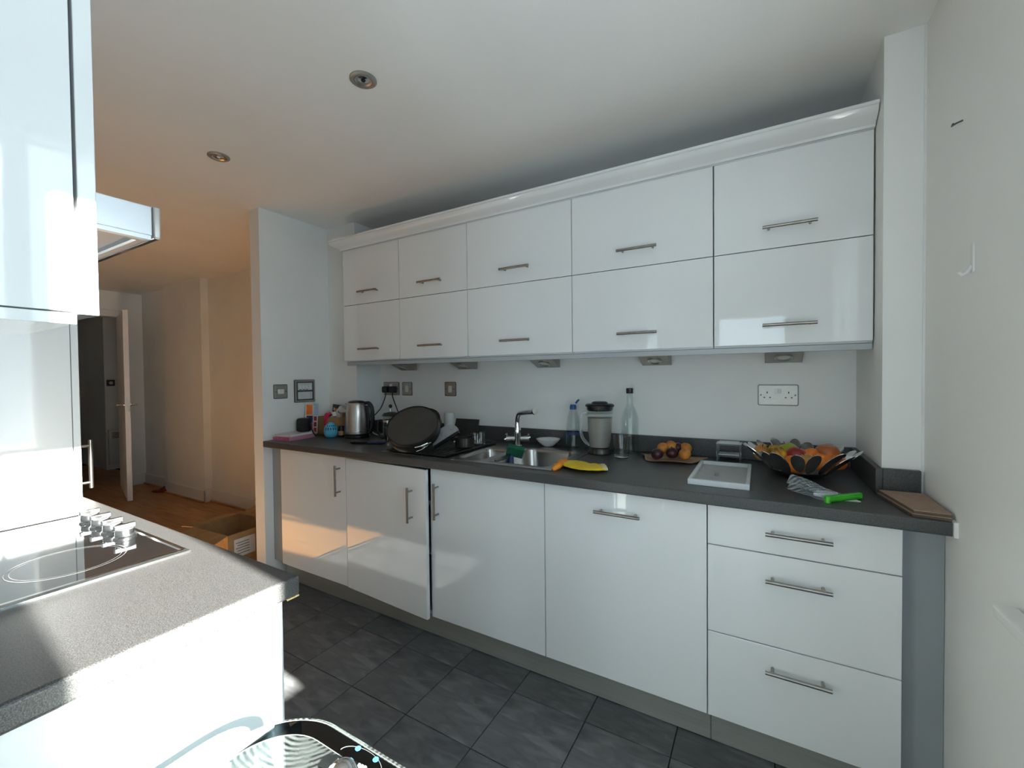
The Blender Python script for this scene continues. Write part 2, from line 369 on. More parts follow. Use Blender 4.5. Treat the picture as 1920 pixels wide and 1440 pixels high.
# baseboards
def base(name, segs):
    g = []
    for x0, x1, y0, y1 in segs: g += [box(x0, x1, y0, y1, 0.0, 0.13)]
    struct(name, g, MT['trim_paint'], bevel=0.006)
base('baseboard_back', [(-4.12, -3.36, LY-.018, LY), (-3.378, -2.482, 0.022, 0.04), (-3.378, -3.36, 0.022, LY), (-2.5, -2.482, 0.022, LY), (-2.482, -0.218, LY-.018, LY)])
base('baseboard_far', [(DX, DX+.018, DY1+.075, LY)])
base('baseboard_left', [(-0.236, -0.218, -0.71, LY-.018), (-0.236, XS, -0.71, -0.692)])
# skirting beads
struct('trim_2', [box(-4.1, -3.38, LY-.036, LY-.018, 0, 0.018), box(-3.38, -2.48, 0.004, 0.022, 0, 0.018), box(-2.48, -0.24, LY-.036, LY-.018, 0, 0.018)], MT['wood'], bevel=0.004)
# door frame and door leaf
struct('door_frame', [box(DX-.11, DX+.016, DY1-.01, DY1+.07, 0, 2.13), box(DX-.11, DX+.016, DY0-.07, DY0+.01, 0, 2.13), box(DX-.11, DX+.016, DY0+.01, DY1-.01, 2.05, 2.13)], MT['trim_paint'], bevel=0.004)
hd = thing('door_1', 'x', 'door', (DX+.02, DY1-.02, 0)); hd['kind'] = 'structure'; del hd['category']; del hd['label']
dl = Vector((-3.25, -0.335, 0)); hv = Vector((DX+.02, DY1-.02, 0)); dd = (dl-hv); LEN = dd.length; ang = math.atan2(dd.y, dd.x)
MD = TR(hv, ang)
mesh('leaf', xf(box(0, LEN, -.022, .022, .008, 2.04), MD), MT['door_paint'], hd, bevel=0.002)
for s in (-1, 1):
    mesh('handle', [xf(g, MD) for g in (lathe_x for lathe_x in [xf(cyl((0, 0, 0), .026, .008), TR((LEN-.06, s*.022, 1.03), 0, -s*PI/2)), tube([(LEN-.06, s*.03, 1.03), (LEN-.06, s*.065, 1.03), (LEN-.075, s*.078, 1.03), (LEN-.18, s*.082, 1.03)], .009)])], MT['chrome'], hd, smooth=40)
mesh('latch_plate', xf(box(LEN-.001, LEN+.002, -.012, .012, .96, 1.10), MD), MT['plate_steel'], hd)
# window in the side wall
w1 = thing('window_1', 'x', 'window', (XR, -1.7, WZ0)); w1['kind'] = 'structure'; del w1['category']; del w1['label']
mesh('window_frame', [box(XR+.05, XR+.11, WY1, WY0, WZ0, WZ0+.006), box(XR+.05, XR+.11, WYM1, WYM0, WZ0, WZ1), box(XR+.05, XR+.11, WY1, WY0, WZ1-.006, WZ1), box(XR+.05, XR+.11, WY1, WY1+.006, WZ0, WZ1), box(XR+.05, XR+.11, WY0-.006, WY0, WZ0, WZ1)], MT['white_plastic'], w1)
mesh('pane', box(XR+.078, XR+.082, WY1+.006, WYM1, WZ0+.006, WZ1-.006), MT['window_glass'], w1)
mesh('pane', box(XR+.078, XR+.082, WYM0, WY0-.006, WZ0+.006, WZ1-.006), MT['window_glass'], w1)
mesh('window_sill', [box(2.955, XR, -2.25, -1.0, .812, .836)], MT['trim_paint'], w1, bevel=0.005)
portal('window_side_offscreen', (XR+.17, (WY0+WY1)/2, (WZ0+WZ1)/2), WZ1-WZ0, WY0-WY1, (-1, 0, 0))
# glazed door behind the camera
w2 = thing('window_2', 'x', 'window', (2.455, YF, 0)); w2['kind'] = 'structure'; del w2['category']; del w2['label']
mesh('window_frame', [box(2.05, 2.12, YF-.09, YF-.03, 0, 2.02), box(2.79, 2.86, YF-.09, YF-.03, 0, 2.02), box(2.12, 2.79, YF-.09, YF-.03, 1.95, 2.02), box(2.12, 2.79, YF-.09, YF-.03, 0, .09)], MT['white_plastic'], w2)
mesh('pane', box(2.12, 2.79, YF-.062, YF-.058, .09, 1.95), MT['window_glass'], w2)
portal('window_back_offscreen', (2.455, YF-.15, 1.01), .81, 2.02, (0, 1, 0))
# white bead between right wall and units
struct('trim_3', [box(XR-.008, XR, -0.705, -0.665, 0.872, 0.912), box(XR-.007, XR, -0.60, -0.585, 0, 0.87), box(XR-.006, XR, YP-.004, YP+.002, .99, ZC)], MT['sealant'])
# ------------------------------------------------------------------ main run of units
BX = [0.0, 0.6, 1.2, 1.8, 2.402, 2.897]
YB, ZT, ZB = -0.657, 0.865, 0.154
def handle_geo(c, ax, n, L=0.168, so=0.033):
    c = Vector(c); n = Vector(n); a = Vector(ax)
    b = c+n*so
    g = [tube([b-a*L/2, b-a*(L/2-.001), b+a*(L/2-.001), b+a*L/2], 0.006, 12)]
    for s in (-1, 1): g.append(tube([c+a*s*(L/2-.02), b+a*s*(L/2-.02)], 0.0045, 10))
    return g
def carcass(x0, x1, y0, y1, z0, z1, t=0.018):
    return [box(x0, x0+t, y0, y1, z0, z1), box(x1-t, x1, y0, y1, z0, z1), box(x0+t, x1-t, y0, y1, z0, z0+t), box(x0+t, x1-t, y1-.01, y1, z0+t, z1), box(x0+t, x1-t, y0, y1, z1-t, z1), box(x0+t, x1-t, y0+.03, y1-.01, (z0+z1)/2, (z0+z1)/2+t)]
NF = (0, -1, 0)
G = 0.0016
def base_unit(i, label, hx, kind='door'):
    x0, x1 = BX[i], BX[i+1]
    t = thing('base_cabinet' if kind != 'drawers' else 'drawer_unit', label, 'cabinet' if kind != 'drawers' else 'drawers', ((x0+x1)/2, -.35, .15), 'base units under the sink worktop')
    mesh('carcass', carcass(x0+.001, x1-.001, YB+.021, -.216 if i == 0 else YP-.005 if i == 4 else -.06, 0.151, 0.868 if i not in (1, 2, 3) else .70), MT['carcass_white'], t)
    if kind == 'door':
        if i == 1:
            Mx = Matrix.Translation((x0+.003, YB, -.004)) @ Matrix.Rotation(-math.radians(3.0), 4, 'Z') @ Matrix.Translation((-(x0+.003), -YB, 0))
        else: Mx = Matrix.Identity(4)
        d = mesh('door', xf(box(x0+G, x1-G, YB, YB+.019, ZB, ZT), Mx), MT['gloss_white'], t, bevel=.0015)
        mesh('handle', [xf(g, Mx) for g in handle_geo((hx[0], YB, hx[1]), hx[2], NF)], MT['handle_steel'], d, smooth=40)
        if i == 1:
            for z in (.25, .62): mesh('hinge_plate', box(x1-.03, x1-.019, YB+.03, YB+.05, z, z+.05), MT['steel'], t)
    else:
        for a, b, hz in ((0.7335, ZT, .803), (.4425, .7305, .657), (ZB, .4395, .373)):
            d = mesh('drawer_front', box(x0+G, x1-G, YB, YB+.019, a, b), MT['gloss_white'], t, bevel=.0015)
            mesh('handle', handle_geo((2.653, YB, hz), (1, 0, 0), NF), MT['handle_steel'], d, smooth=40)
    return t
base_unit(0, 'white gloss base cabinet next to the light-switch wall, closed door', (.552, .735, (0, 0, 1)))
base_unit(1, 'white gloss base cabinet whose door stands slightly ajar', (1.108, .692, (0, 0, 1)))
base_unit(2, 'white gloss base cabinet under the sink bowls with upright bar handle', (1.247, .718, (0, 0, 1)))
base_unit(3, 'tall white gloss front with a single horizontal bar handle beside the drawers', (2.102, .79, (1, 0, 0)))
base_unit(4, 'white gloss unit of three stacked drawers', None, 'drawers')
tag(mesh('filler_panel', box(XS+.001, -.002, YB+.02, YB+.036, 0.15, .872), MT['panel_grey'], bevel=.001), 'narrow grey filler panel between the light-switch wall and the first base door', 'panel')
tag(mesh('filler_panel', box(2.899, XR-.001, -.618, -.60, 0.0, .872), MT['panel_grey'], bevel=.001), 'grey filler panel between the drawers and the side wall', 'panel')
tag(mesh('plinth_board', box(XS+.02, 2.4035, -.57, -.554, .004, .15), MT['plinth_metal'], bevel=.001), 'long grey metallic plinth board under the base cabinet doors', 'plinth', 'plinth boards')
tag(mesh('plinth_board', box(2.4055, 2.897, -.57, -.554, .004, .15), MT['plinth_metal'], bevel=.001), 'short grey metallic plinth board under the drawers', 'plinth', 'plinth boards')
# worktop with sink cut-out
wt = thing('worktop', 'dark charcoal speckled laminate worktop holding the sink', 'worktop', (1.43, -.35, .872))
SX0, SX1, SY0, SY1 = .862, 1.818, -.632, -.128
def cells(xb, yb, skip, z0, z1):
    nx, ny = len(xb), len(yb); v = [(x, y, z) for z in (z0, z1) for y in yb for x in xb]; f = []
    K = lambda a, b: 0 <= a < nx-1 and 0 <= b < ny-1 and (a, b) not in skip
    I = lambda a, b, k: k*nx*ny+b*nx+a
    for b in range(ny-1):
        for a in range(nx-1):
            if not K(a, b): continue
            f += [(I(a, b, 1), I(a+1, b, 1), I(a+1, b+1, 1), I(a, b+1, 1)), (I(a, b, 0), I(a, b+1, 0), I(a+1, b+1, 0), I(a+1, b, 0))]
            if not K(a-1, b): f.append((I(a, b, 0), I(a, b, 1), I(a, b+1, 1), I(a, b+1, 0)))
            if not K(a+1, b): f.append((I(a+1, b, 0), I(a+1, b+1, 0), I(a+1, b+1, 1), I(a+1, b, 1)))
            if not K(a, b-1): f.append((I(a, b, 0), I(a+1, b, 0), I(a+1, b, 1), I(a, b, 1)))
            if not K(a, b+1): f.append((I(a, b+1, 0), I(a, b+1, 1), I(a+1, b+1, 1), I(a+1, b+1, 0)))
    u = sorted({q for p in f for q in p}); m = {q: k for k, q in enumerate(u)}
    return [v[q] for q in u], [tuple(m[q] for q in p) for p in f]
def slab_hole(X0, X1, Y0, Y1, hx0, hx1, hy0, hy1, z0, z1): return cells([X0, hx0, hx1, X1], [Y0, hy0, hy1, Y1], {(1, 1)}, z0, z1)
mesh('top', cells([XS+.001, XL+.001, SX0+.012, SX1-.012, XP-.001, XR-.003], [-.697, SY0+.012, YP-.001, YL-.001, SY1-.012, -.002], {(2, 1), (2, 2), (2, 3), (0, 3), (0, 4), (4, 2), (4, 3), (4, 4)}, .872, .91), MT['worktop'], wt, bevel=.005, seg=3)
for g, wd in ((box(XL+.019, XP-.019, -.02, -.002, .9105, .9925), 'long dark worktop upstand along the wall behind the sink'), (box(XL+.0005, XL+.018, YL, -.002, .9105, .9925), 'short dark worktop upstand on the boxed pillar behind the kettle'), (box(XP-.018, XP-.0005, YP-.018, -.002, .9105, .9925), 'dark worktop upstand on the pillar side behind the fruit bowl'), (box(XP, XR-.009, YP-.018, YP-.0005, .9105, .9925), 'short dark worktop upstand on the pillar front behind the boards')):
    tag(mesh('worktop_upstand', g, MT['worktop'], bevel=.0015), wd, 'upstand', 'dark upstands around the worktop')
# wall units
UX = [0.191, 0.690, 1.190, 1.792, 2.393, 2.890]
YU = -.3276
lab = ['white gloss wall cabinet with two flap doors above the kettle', 'white gloss wall cabinet with two flap doors above the draining pans', 'white gloss wall cabinet with two flap doors above the sink tap', 'white gloss wall cabinet with two flap doors above the blender jug', 'white gloss wall cabinet with two flap doors above the fruit bowl']
for i in range(5):
    x0, x1 = UX[i], UX[i+1]
    t = thing('wall_cabinet', lab[i], 'cabinet', ((x0+x1)/2, -.16, 1.407), 'wall cabinets along the sink wall')
    mesh('carcass', carcass(x0+.001, x1-.001, YU+.021, -0.002, 1.4, 2.12), MT['carcass_white'], t)
    g2 = G if i < 4 else .003
    for a, b, hz in ((1.7658, 2.119, 1.837), (1.407, 1.7628, 1.477)):
        d = mesh('flap_door', box(x0+g2, x1-g2, YU, YU+.019, a, b), MT['gloss_white'], t, bevel=.0012)
        mesh('handle', handle_geo(((x0+x1)/2+.004, YU, hz), (1, 0, 0), NF), MT['handle_steel'], d, smooth=40)
# cornice: cove profile swept along the front, returning at the free end
prof = [(0, 2.124), (.012, 2.124), (.016, 2.132), (.030, 2.141), (.048, 2.149), (.060, 2.158), (.066, 2.170), (.072, 2.172), (.072, 2.182), (0, 2.182)]
loops = []
for x, m in ((UX[5]-.001, 0), (UX[0]+.0, -1)):
    loops.append([(x+m*(p*.92), YU+.004-p, z) for p, z in prof])
loops.append([(UX[0]-p*.92, -.004, z) for p, z in prof])
v, f = bridge(loops); n = len(prof); f = f+[tuple(range(n)), tuple(range(2*n, 3*n))]
tag(mesh('cornice', [(v, f), box(UX[0], UX[5]-.001, YU+.004, -.004, 2.1215, 2.128)], MT['gloss_white'], smooth=30), 'white gloss moulded cornice along the top of the wall cabinets', 'cornice')
tag(mesh('pelmet', [box(UX[0]+.012, 2.888, -.315, -.297, 1.377, 1.3985), box(UX[0]+.012, 2.888, -.297, -.004, 1.392, 1.3985)], MT['pelmet_grey'], bevel=.001), 'grey pelmet strip under the wall cabinets', 'trim')
# wedge lights
where = ['above the plugged-in socket', 'between the two small switch plates', 'above the sink tap', 'above the blender and tall bottle', 'above the double socket by the pillar']
for i, (a, b) in enumerate([(743, 778), (855, 889), (1005, 1043), (1205, 1254), (1437, 1502)]):
    xc = (ony(a, 684, -.05).x+ony(b, 684, -.05).x)/2
    t = thing('under_cabinet_light', 'wedge-shaped brushed steel light under the wall cabinets '+where[i], 'light', (xc, -.07, 1.345), 'wedge lights under the wall cabinets')
    w = .068
    pr = [(-.125, 1.391), (-.012, 1.391), (-.012, 1.343), (-.020, 1.343), (-.125, 1.386)]
    v = [(xc+s*w, y, z) for s in (-1, 1) for y, z in pr]; k = len(pr)
    mesh('housing', (v, [tuple(range(k)), tuple(range(2*k-1, k-1, -1))]+[(q, (q+1) % k, k+(q+1) % k, k+q) for q in range(k)]), MT['plate_steel'], t, bevel=.001)
    nrm = Vector((0, -.043, -.105)).normalized(); c = Vector((xc, -.0725, 1.3645))
    Mf = frame(c, nrm)
    mesh('bezel', xf(lathe([(.022, 0), (.034, 0), (.034, .004), (.030, .006), (.022, .002)], 28, closed=True), Mf), MT['steel'], t, smooth=40)
    mesh('lens', xf(lathe([(0, .001), (.022, .001), (.022, -.002)], 24), Mf), MT['cream_plastic'], t, smooth=40)
# ------------------------------------------------------------------ sockets and switches
def plate(name, label, cat, O, n, w, h, mats=('plate_steel', 'plate_dark'), group=None, screws=True):
    """O centre on wall, n outward normal; local x right, y up"""
    Mf = frame(O, n); t = thing(name, label, cat, O, group)
    mesh('back_rim', xf(prism(rrect(-w/2-.0032, w/2+.0032, -h/2-.0032, h/2+.0032, .007), 0, .0035), Mf), MT[mats[1]], t)
    mesh('face_plate', xf(prism(rrect(-w/2, w/2, -h/2, h/2, .005), .003, .006), Mf), MT[mats[0]], t, bevel=.001)
    if screws:
        for s in (-1, 1): mesh('screw', xf(cyl((s*(w/2-.009), 0, .006), .0035, .001, 12), Mf), MT['plate_dark'], t)
    return t, Mf
def socket_slots(t, Mf, cx, cy, flip=1):
    mesh('earth_slot', xf(cbox((cx, cy+.011, .0062), (.004, .008, .001)), Mf), MT['dark_hole'], t)
    for s in (-1, 1): mesh('pin_slot', xf(cbox((cx+s*.011, cy-.011, .0062), (.0065, .004, .001)), Mf), MT['dark_hole'], t)
def rocker(t, Mf, cx, cy, w=.010, h=.020, m='white_plastic'):
    mesh('rocker', xf(cbox((cx, cy, .008), (w, h, .006)), Mf), MT[m], t, bevel=.0015)
def wallpt(a, b, y=0):
    p, q = ony(*a, y), ony(*b, y); return (p+q)/2, abs(q.x-p.x), abs(q.z-p.z)
c, w, h = wallpt((1423, 723), (1495, 759)); c.y = 0
t, Mf = plate('double_socket', 'brushed steel double socket on the wall near the pillar', 'socket', c, NF, .146, .086)
for k in (0, .082): mesh('socket_insert', xf(prism(rrect(-.062+k, -.020+k, -.030, .026, .008), .0055, .0064), Mf), MT['plate_steel'], t)
socket_slots(t, Mf, -.040, 0); socket_slots(t, Mf, .040, 0); rocker(t, Mf, -.007, .018); rocker(t, Mf, .007, .018)
c, w, h = wallpt((721, 718), (748, 739)); c.y = 0
t, Mf = plate('double_socket', 'brushed steel double socket holding two black plugs', 'socket', c, NF, .146, .086)
socket_slots(t, Mf, -.034, 0); socket_slots(t, Mf, .036, 0); rocker(t, Mf, -.006, .022); rocker(t, Mf, .006, .022)
SOC = c.copy()
for (a, b, wd) in (((755, 718), (773, 740), 'beside the plugged-in socket'), ((835, 717), (855, 742), 'on its own above the draining pans')):
    c, w, h = wallpt(a, b); c.y = 0
    t, Mf = plate('switch_plate', 'small brushed steel switch plate '+wd, 'switch', c, NF, .086, .086, group='single switch plates on the sink wall')
    mesh('switch_surround', xf(prism(rrect(-.014, .014, -.022, .022, .002), .0055, .0068), Mf), MT['cream_plastic'], t); rocker(t, Mf, 0, 0, .016, .026, 'cream_plastic')
def stubpt(a, b): p, q = onx(*a, XS), onx(*b, XS); return (p+q)/2, abs(q.y-p.y), abs(q.z-p.z)
NX = (1, 0, 0)
c, w, h = stubpt((513, 722), (538, 746))
t, Mf = plate('switch_plate', 'square brushed steel switch plate beside the doorway edge', 'switch', c, NX, .086, .086)
mesh('switch_insert', xf(prism(rrect(-.020, .020, -.015, .015, .001), .0055, .0075), Mf), MT['white_plastic'], t); rocker(t, Mf, -.008, 0, .013, .024); rocker(t, Mf, .008, 0, .013, .024)
c, w, h = stubpt((552, 713), (589, 752))
t, Mf = plate('control_panel', 'two-row grid control panel in a dark steel frame above the cardboard box', 'control panel', c, NX, .146, .146, ('plate_dark', 'plate_dark'), screws=False)
mesh('frame_rim', [xf(g, Mf) for g in (cbox((0, .068, .008), (.146, .009, .005)), cbox((0, -.068, .008), (.146, .009, .005)), cbox((-.068, 0, .008), (.009, .128, .005)), cbox((.068, 0, .008), (.009, .128, .005)))], MT['plate_steel'], t)
for k in (1, -1):
    mo = mesh('module', xf(prism(rrect(-.052, .052, k*.030-.024, k*.030+.024, .003), .0058, .009), Mf), MT['frame_white'], t)
    if k == 1:
        for q in range(4): mesh('button', xf(cbox((-.036+q*.024, .026, .010), (.012, .022, .004)), Mf), MT['white_plastic'], mo, bevel=.001)
        [mesh('legend', xf(cbox((-.036+q*.024, .010, .0093), (.014, .004, .0006)), Mf), MT['plate_dark'], mo) for q in range(3)]
    else: mesh('legend', xf(cbox((.040, -.03, .0093), (.001, .044, .0006)), Mf), MT['plate_dark'], mo)
# ------------------------------------------------------------------ plugs and cords
def plug(label, cx, end, mid):
    c = SOC+Vector((cx, -.006, -.004)); t = thing('plug_cord', label, 'plug', c, 'black plugs in the wall socket')
    v = prism(rrect(-.024, .024, -.026, .020, .012), 0, .036); Mf = frame(c, NF)
    mesh('plug', xf(v, Mf), MT['black_plastic'], t, bevel=.006, seg=3)
    mesh('cord', tube(bez([c+Vector((0, -.02, -.024)), c+Vector((0, -.022, -.05))]+mid+[end], 8), .0035, 8), MT['cable_black'], t, smooth=50)
p1 = ony(698, 783, -.16)
plug('black plug whose cord runs down towards the kettle', -.034, p1, [ony(714, 765, -.06)])
p2 = ony(748, 776, -.14)
plug('black plug whose cord drops behind the round cake tin', .036, p2, [ony(741, 758, -.06)])
# ------------------------------------------------------------------ downlights
for (px, py, wd) in ((681, 149, 'in the ceiling above the aisle, matt white insert'), (410, 293, 'in the ceiling nearer the open room, bright bulb showing')):
    c = onz(px, py, ZC); t = thing('downlight', 'round recessed downlight '+wd, 'light', c, 'recessed ceiling lights')
    mesh('trim_ring', lathe([(.030, -.001), (.046, 0), (.046, -.004), (.040, -.008), (.031, -.006)], 40, c, closed=True), MT['plate_steel'], t, smooth=40)
    mesh('gimbal', lathe([(.030, -.003), (.024, -.002), (.022, -.004), (.029, -.0065)], 32, c, closed=True), MT['steel'], t, smooth=40)
    mesh('bulb', lathe([(0, -.0035), (.012, -.003), (.022, -.0015), (.022, -.0008)], 24, c), MT['polished_steel'], t, smooth=60)
    mesh('lamp_cap', lathe([(0, -.0075), (.006, -.007), (.008, -.0035)], 16, c), MT['dark_hole'] if px > 500 else MT['white_plastic'], t, smooth=60)
# ------------------------------------------------------------------ hooks on the side wall
c = onx(1802, 230, XR); t = tag(mesh('wall_hook', [tube([(XR, c.y-.012, c.z), (XR-.012, c.y-.010, c.z-.003), (XR-.014, c.y+.010, c.z), (XR-.010, c.y+.016, c.z+.008)], .0022, 8)], MT['plate_dark'], smooth=50), 'tiny dark metal hook high on the side wall', 'hook')
p, q = onx(1826, 462, XR), onx(1826, 528, XR)
t = thing('adhesive_hook', 'white adhesive plastic hook on the side wall', 'hook', (XR, p.y, q.z))
Mf = frame((XR, p.y, (p.z+q.z)/2+.01), (-1, 0, 0)); hh = (p.z-q.z)
mesh('strip', xf(prism(rrect(-.008, .008, -hh/2+.01, hh/2, .007), 0, .004), Mf), MT['white_plastic'], t, bevel=.001)
mesh('hook', [xf(tube([(0, -hh/2+.028, .003), (0, -hh/2+.012, .012), (0, -hh/2+.008, .020), (0, -hh/2+.016, .026)], .004, 8), Mf)], MT['white_plastic'], t, smooth=50)
# ------------------------------------------------------------------ second run (hob side)
YW2 = -2.333
# tall unit
t = thing('tall_cabinet', 'tall glossy white cabinet standing at the far end of the hob worktop', 'cabinet', (.28, -2.0, 0))
mesh('carcass', box(-.02, .575, YW2, -1.7155, .1, 2.12), MT['gloss_white'], t, bevel=.001)
mesh('plinth', box(-.02, .555, YW2+.05, -1.76, 0, .1), MT['plinth_metal'], t)
d = mesh('door', box(-.018, .574, -1.7135, -1.695, .104, 2.12), MT['gloss_white'], t, bevel=.0015)
mesh('handle', handle_geo((.535, -1.695, 1.007), (0, 0, 1), (0, 1, 0)), MT['handle_steel'], d, smooth=40)
# base units under hob
t = thing('base_cabinet', 'white gloss base cabinet under the hob, its end panel in full sun', 'cabinet', (1.16, -2.0, 0))
mesh('carcass', box(.577, 1.735, YW2, -1.752, .15, .868), MT['carcass_white'], t)
mesh('end_panel', box(1.737, 1.755, YW2, -1.7445, .0, .872), MT['gloss_white'], t, bevel=.001)
mesh('plinth', box(.577, 1.735, -1.80, -1.79, 0, .148), MT['plinth_metal'], t)
for a, b in ((.579, 1.156), (1.159, 1.753)):
    d = mesh('door', box(a, b, -1.742, -1.723, .154, .868), MT['gloss_white'], t, bevel=.0015)
    mesh('handle', handle_geo((b-.04 if a < 1 else a+.04, -1.723, .72), (0, 0, 1), (0, 1, 0)), MT['handle_steel'], d, smooth=40)
# worktop with hob cut-out
HX0, HX1, HY0, HY1 = .868, 1.444, -2.26, -1.747
w2t = thing('worktop', 'grey speckled laminate worktop holding the black glass hob', 'worktop', (1.17, -2.0, .872))
mesh('top', slab_hole(.578, 1.773, YW2, -1.699, HX0+.02, HX1-.02, HY0+.02, HY1-.02, .873, .911), MT['worktop'], w2t, bevel=.006, seg=4)
mesh('bare_edge', prism([(1.7735, -1.726), (1.7735, -1.702), (1.769, -1.7015), (1.764, -1.7015), (1.764, -1.722)], .8715, .8745), MT['chipboard'], w2t)
# hob
t = thing('hob', 'black glass hob with steel frame set into the sunlit worktop', 'hob', ((HX0+HX1)/2, -2.0, .911))
def ringframe(x0, x1, y0, y1, w, z0, z1, z2):
    R = lambda i, z: [(x0+i, y0+i, z), (x1-i, y0+i, z), (x1-i, y1-i, z), (x0+i, y1-i, z)]
    return bridge([R(0, z0), R(0, z1), R(w*.3, z2), R(w*.8, z2), R(w, z1), R(w, z0), R(0, z0)])
mesh('frame', ringframe(HX0, HX1, HY0, HY1, .016, .9112, .9135, .917), MT['polished_steel'], t)
gl = mesh('glass', box(HX0+.014, HX1-.014, HY0+.014, HY1-.014, .9113, .9145), MT['hob_glass'], t)
for (cx, cy, r) in ((1.29, -1.905, .092), (1.29, -2.135, .075), (1.02, -1.93, .075), (1.02, -2.14, .092)):
    mesh('cooking_zone', [lathe([(r, .9146), (r-.0010, .9148), (r-.0020, .9146)], 64, (cx, cy, 0)), lathe([(r-.008, .9146), (r-.0086, .9148), (r-.0092, .9146)], 64, (cx, cy, 0))], MT['hob_print'], gl)
for k in range(4):
    cx = .985+k*.077; cy = -1.789
    kb = mesh('knob', [lathe([(0, .9145), (.022, .9145), (.022, .918), (.019, .921), (.0185, .934), (.017, .936), (0, .936)], 28, (cx, cy, 0))], MT['knob_metal'], t, smooth=35)
    mesh('grip', box(cx-.006, cx+.006, cy-.021, cy+.021, .936, .948), MT['knob_metal'], kb, bevel=.002)
# upper unit
t = thing('wall_cabinet', 'white wall cabinet beside the cooker hood with its lower corner in sun', 'cabinet', (1.635, -2.16, 1.373))
mesh('carcass', box(1.505, 1.752, YW2, -2.006, 1.388, 2.12), MT['carcass_white'], t)
mesh('end_panel', box(1.752, 1.770, YW2, -2.006, 1.3895, 2.12), MT['gloss_white'], t, bevel=.0008)
mesh('light_pelmet', [box(1.505, 1.770, YW2, -2.006, 1.373, 1.3875)], MT['gloss_white'], t, bevel=.0008)
d = mesh('door', box(1.507, 1.769, -2.002, -1.983, 1.387, 2.12), MT['gloss_white'], t, bevel=.0012)
mesh('handle', handle_geo((1.54, -1.983, 1.49), (0, 0, 1), (0, 1, 0)), MT['handle_steel'], d, smooth=40)
# hood
t = thing('cooker_hood', 'pale metal cooker hood with filter underside above the hob', 'cooker hood', (1.2, -2.05, 1.58))
X0, X1, Y0, Y1, Z0, Z1 = .90, 1.50, YW2, -1.822, 1.583, 1.645
mesh('body', [box(X0, X1, Y0, Y1, Z0+.004, Z1)], MT['hood_metal'], t, bevel=.002)
mesh('front_visor', [box(X0, X1+.001, Y1+.001, Y1+.014, Z0, Z1+.003)], MT['polished_steel'], t, bevel=.003)
mesh('underside_rim', ringframe(X0+.002, X1-.002, Y0, Y1-.002, .022, Z0+.004, Z0-.004, Z0-.006), MT['hood_metal'], t)
fi = mesh('filter', box(X0+.085, X1-.085, Y0+.085, Y1-.085, Z0-.001, Z0+.003), MT['filter_metal'], t)
mesh('filter_frame', ringframe(X0+.07, X1-.07, Y0+.07, Y1-.07, .014, Z0+.004, Z0-.003, Z0-.005), MT['steel'], fi)
mesh('chimney', box(1.07, 1.33, YW2, -2.08, Z1+.002, ZC-.002), MT['hood_metal'], t, bevel=.002)
mesh('latch', tube(bez([(.97, Y1-.006, Z0+.001), (.96, Y1-.006, Z0-.008), (.92, Y1-.006, Z0-.010), (.905, Y1-.006, Z0-.002)], 4), .005, 8), MT['black_plastic'], t, smooth=50)
# glass table
TX0, TY1, TZ = 1.862, -1.775, .75
t = thing('glass_table', 'clear glass table with dark edge band and chrome leg cap beside the sunlit units', 'table', (2.2, -2.1, 0))
out = rrect(TX0, 2.78, -2.95, TY1, .115, 14)
mesh('top', prism(out, TZ-.010, TZ), MT['table_glass'], t, bevel=.003, seg=3)
def offs(d): return rrect(TX0+d, 2.78-d, -2.95+d, TY1-d, .115-d, 14)
def band(d0, d1, z0, z1): 
    a, b = offs(d0), offs(d1)
    return bridge([[(x, y, z0) for x, y in a], [(x, y, z1) for x, y in a], [(x, y, z1) for x, y in b], [(x, y, z0) for x, y in b], [(x, y, z0) for x, y in a]])
bd = mesh('edge_band', band(.008, .034, TZ+.0002, TZ+.0007), MT['smoked_glass'], t)
for g in (band(.0062, .0070, TZ+.0002, TZ+.001), band(.0345, .0354, TZ+.0002, TZ+.001)): mesh('edge_line', g, MT['line_grey'], t)
s = mesh('sticker', [tube([(2.022+.08*(1-math.cos(a))/2, -1.803+.018*math.sin(a), TZ+.0012) for a in [PI*q/16 for q in range(17)]], .00035, 6)], MT['line_grey'], t)
for (x, y) in ((2.043, -1.789), (2.080, -1.789)): mesh('dot', xf(cyl((x, y, TZ+.0008), .0042, .0006, 18), Matrix.Identity(4)), MT['sticker_blue'], s)
mesh('print', [box(2.064+q*.0052, 2.0675+q*.0052, -1.8085-(q % 2)*.0012, -1.8045+(q % 3)*.0007, TZ+.0008, TZ+.0013) for q in range(11)]+[box(2.068, 2.11, -1.8115, -1.8105, TZ+.0008, TZ+.0013)], MT['frame_inner'], s)
for (x, y) in ((2.056, -1.828), (2.65, -1.828), (2.056, -2.88), (2.65, -2.88)):
    lg = mesh('leg', cyl((x, y, 0), .022, TZ-.0105, 24), MT['chrome'], t, smooth=40)
    mesh('leg_cap', lathe([(0, TZ+.016), (.008, TZ+.0155), (.0165, TZ+.011), (.020, TZ+.004), (.024, TZ+.001), (.024, TZ)], 28, (x, y, 0)), MT['chrome'], lg, smooth=60)
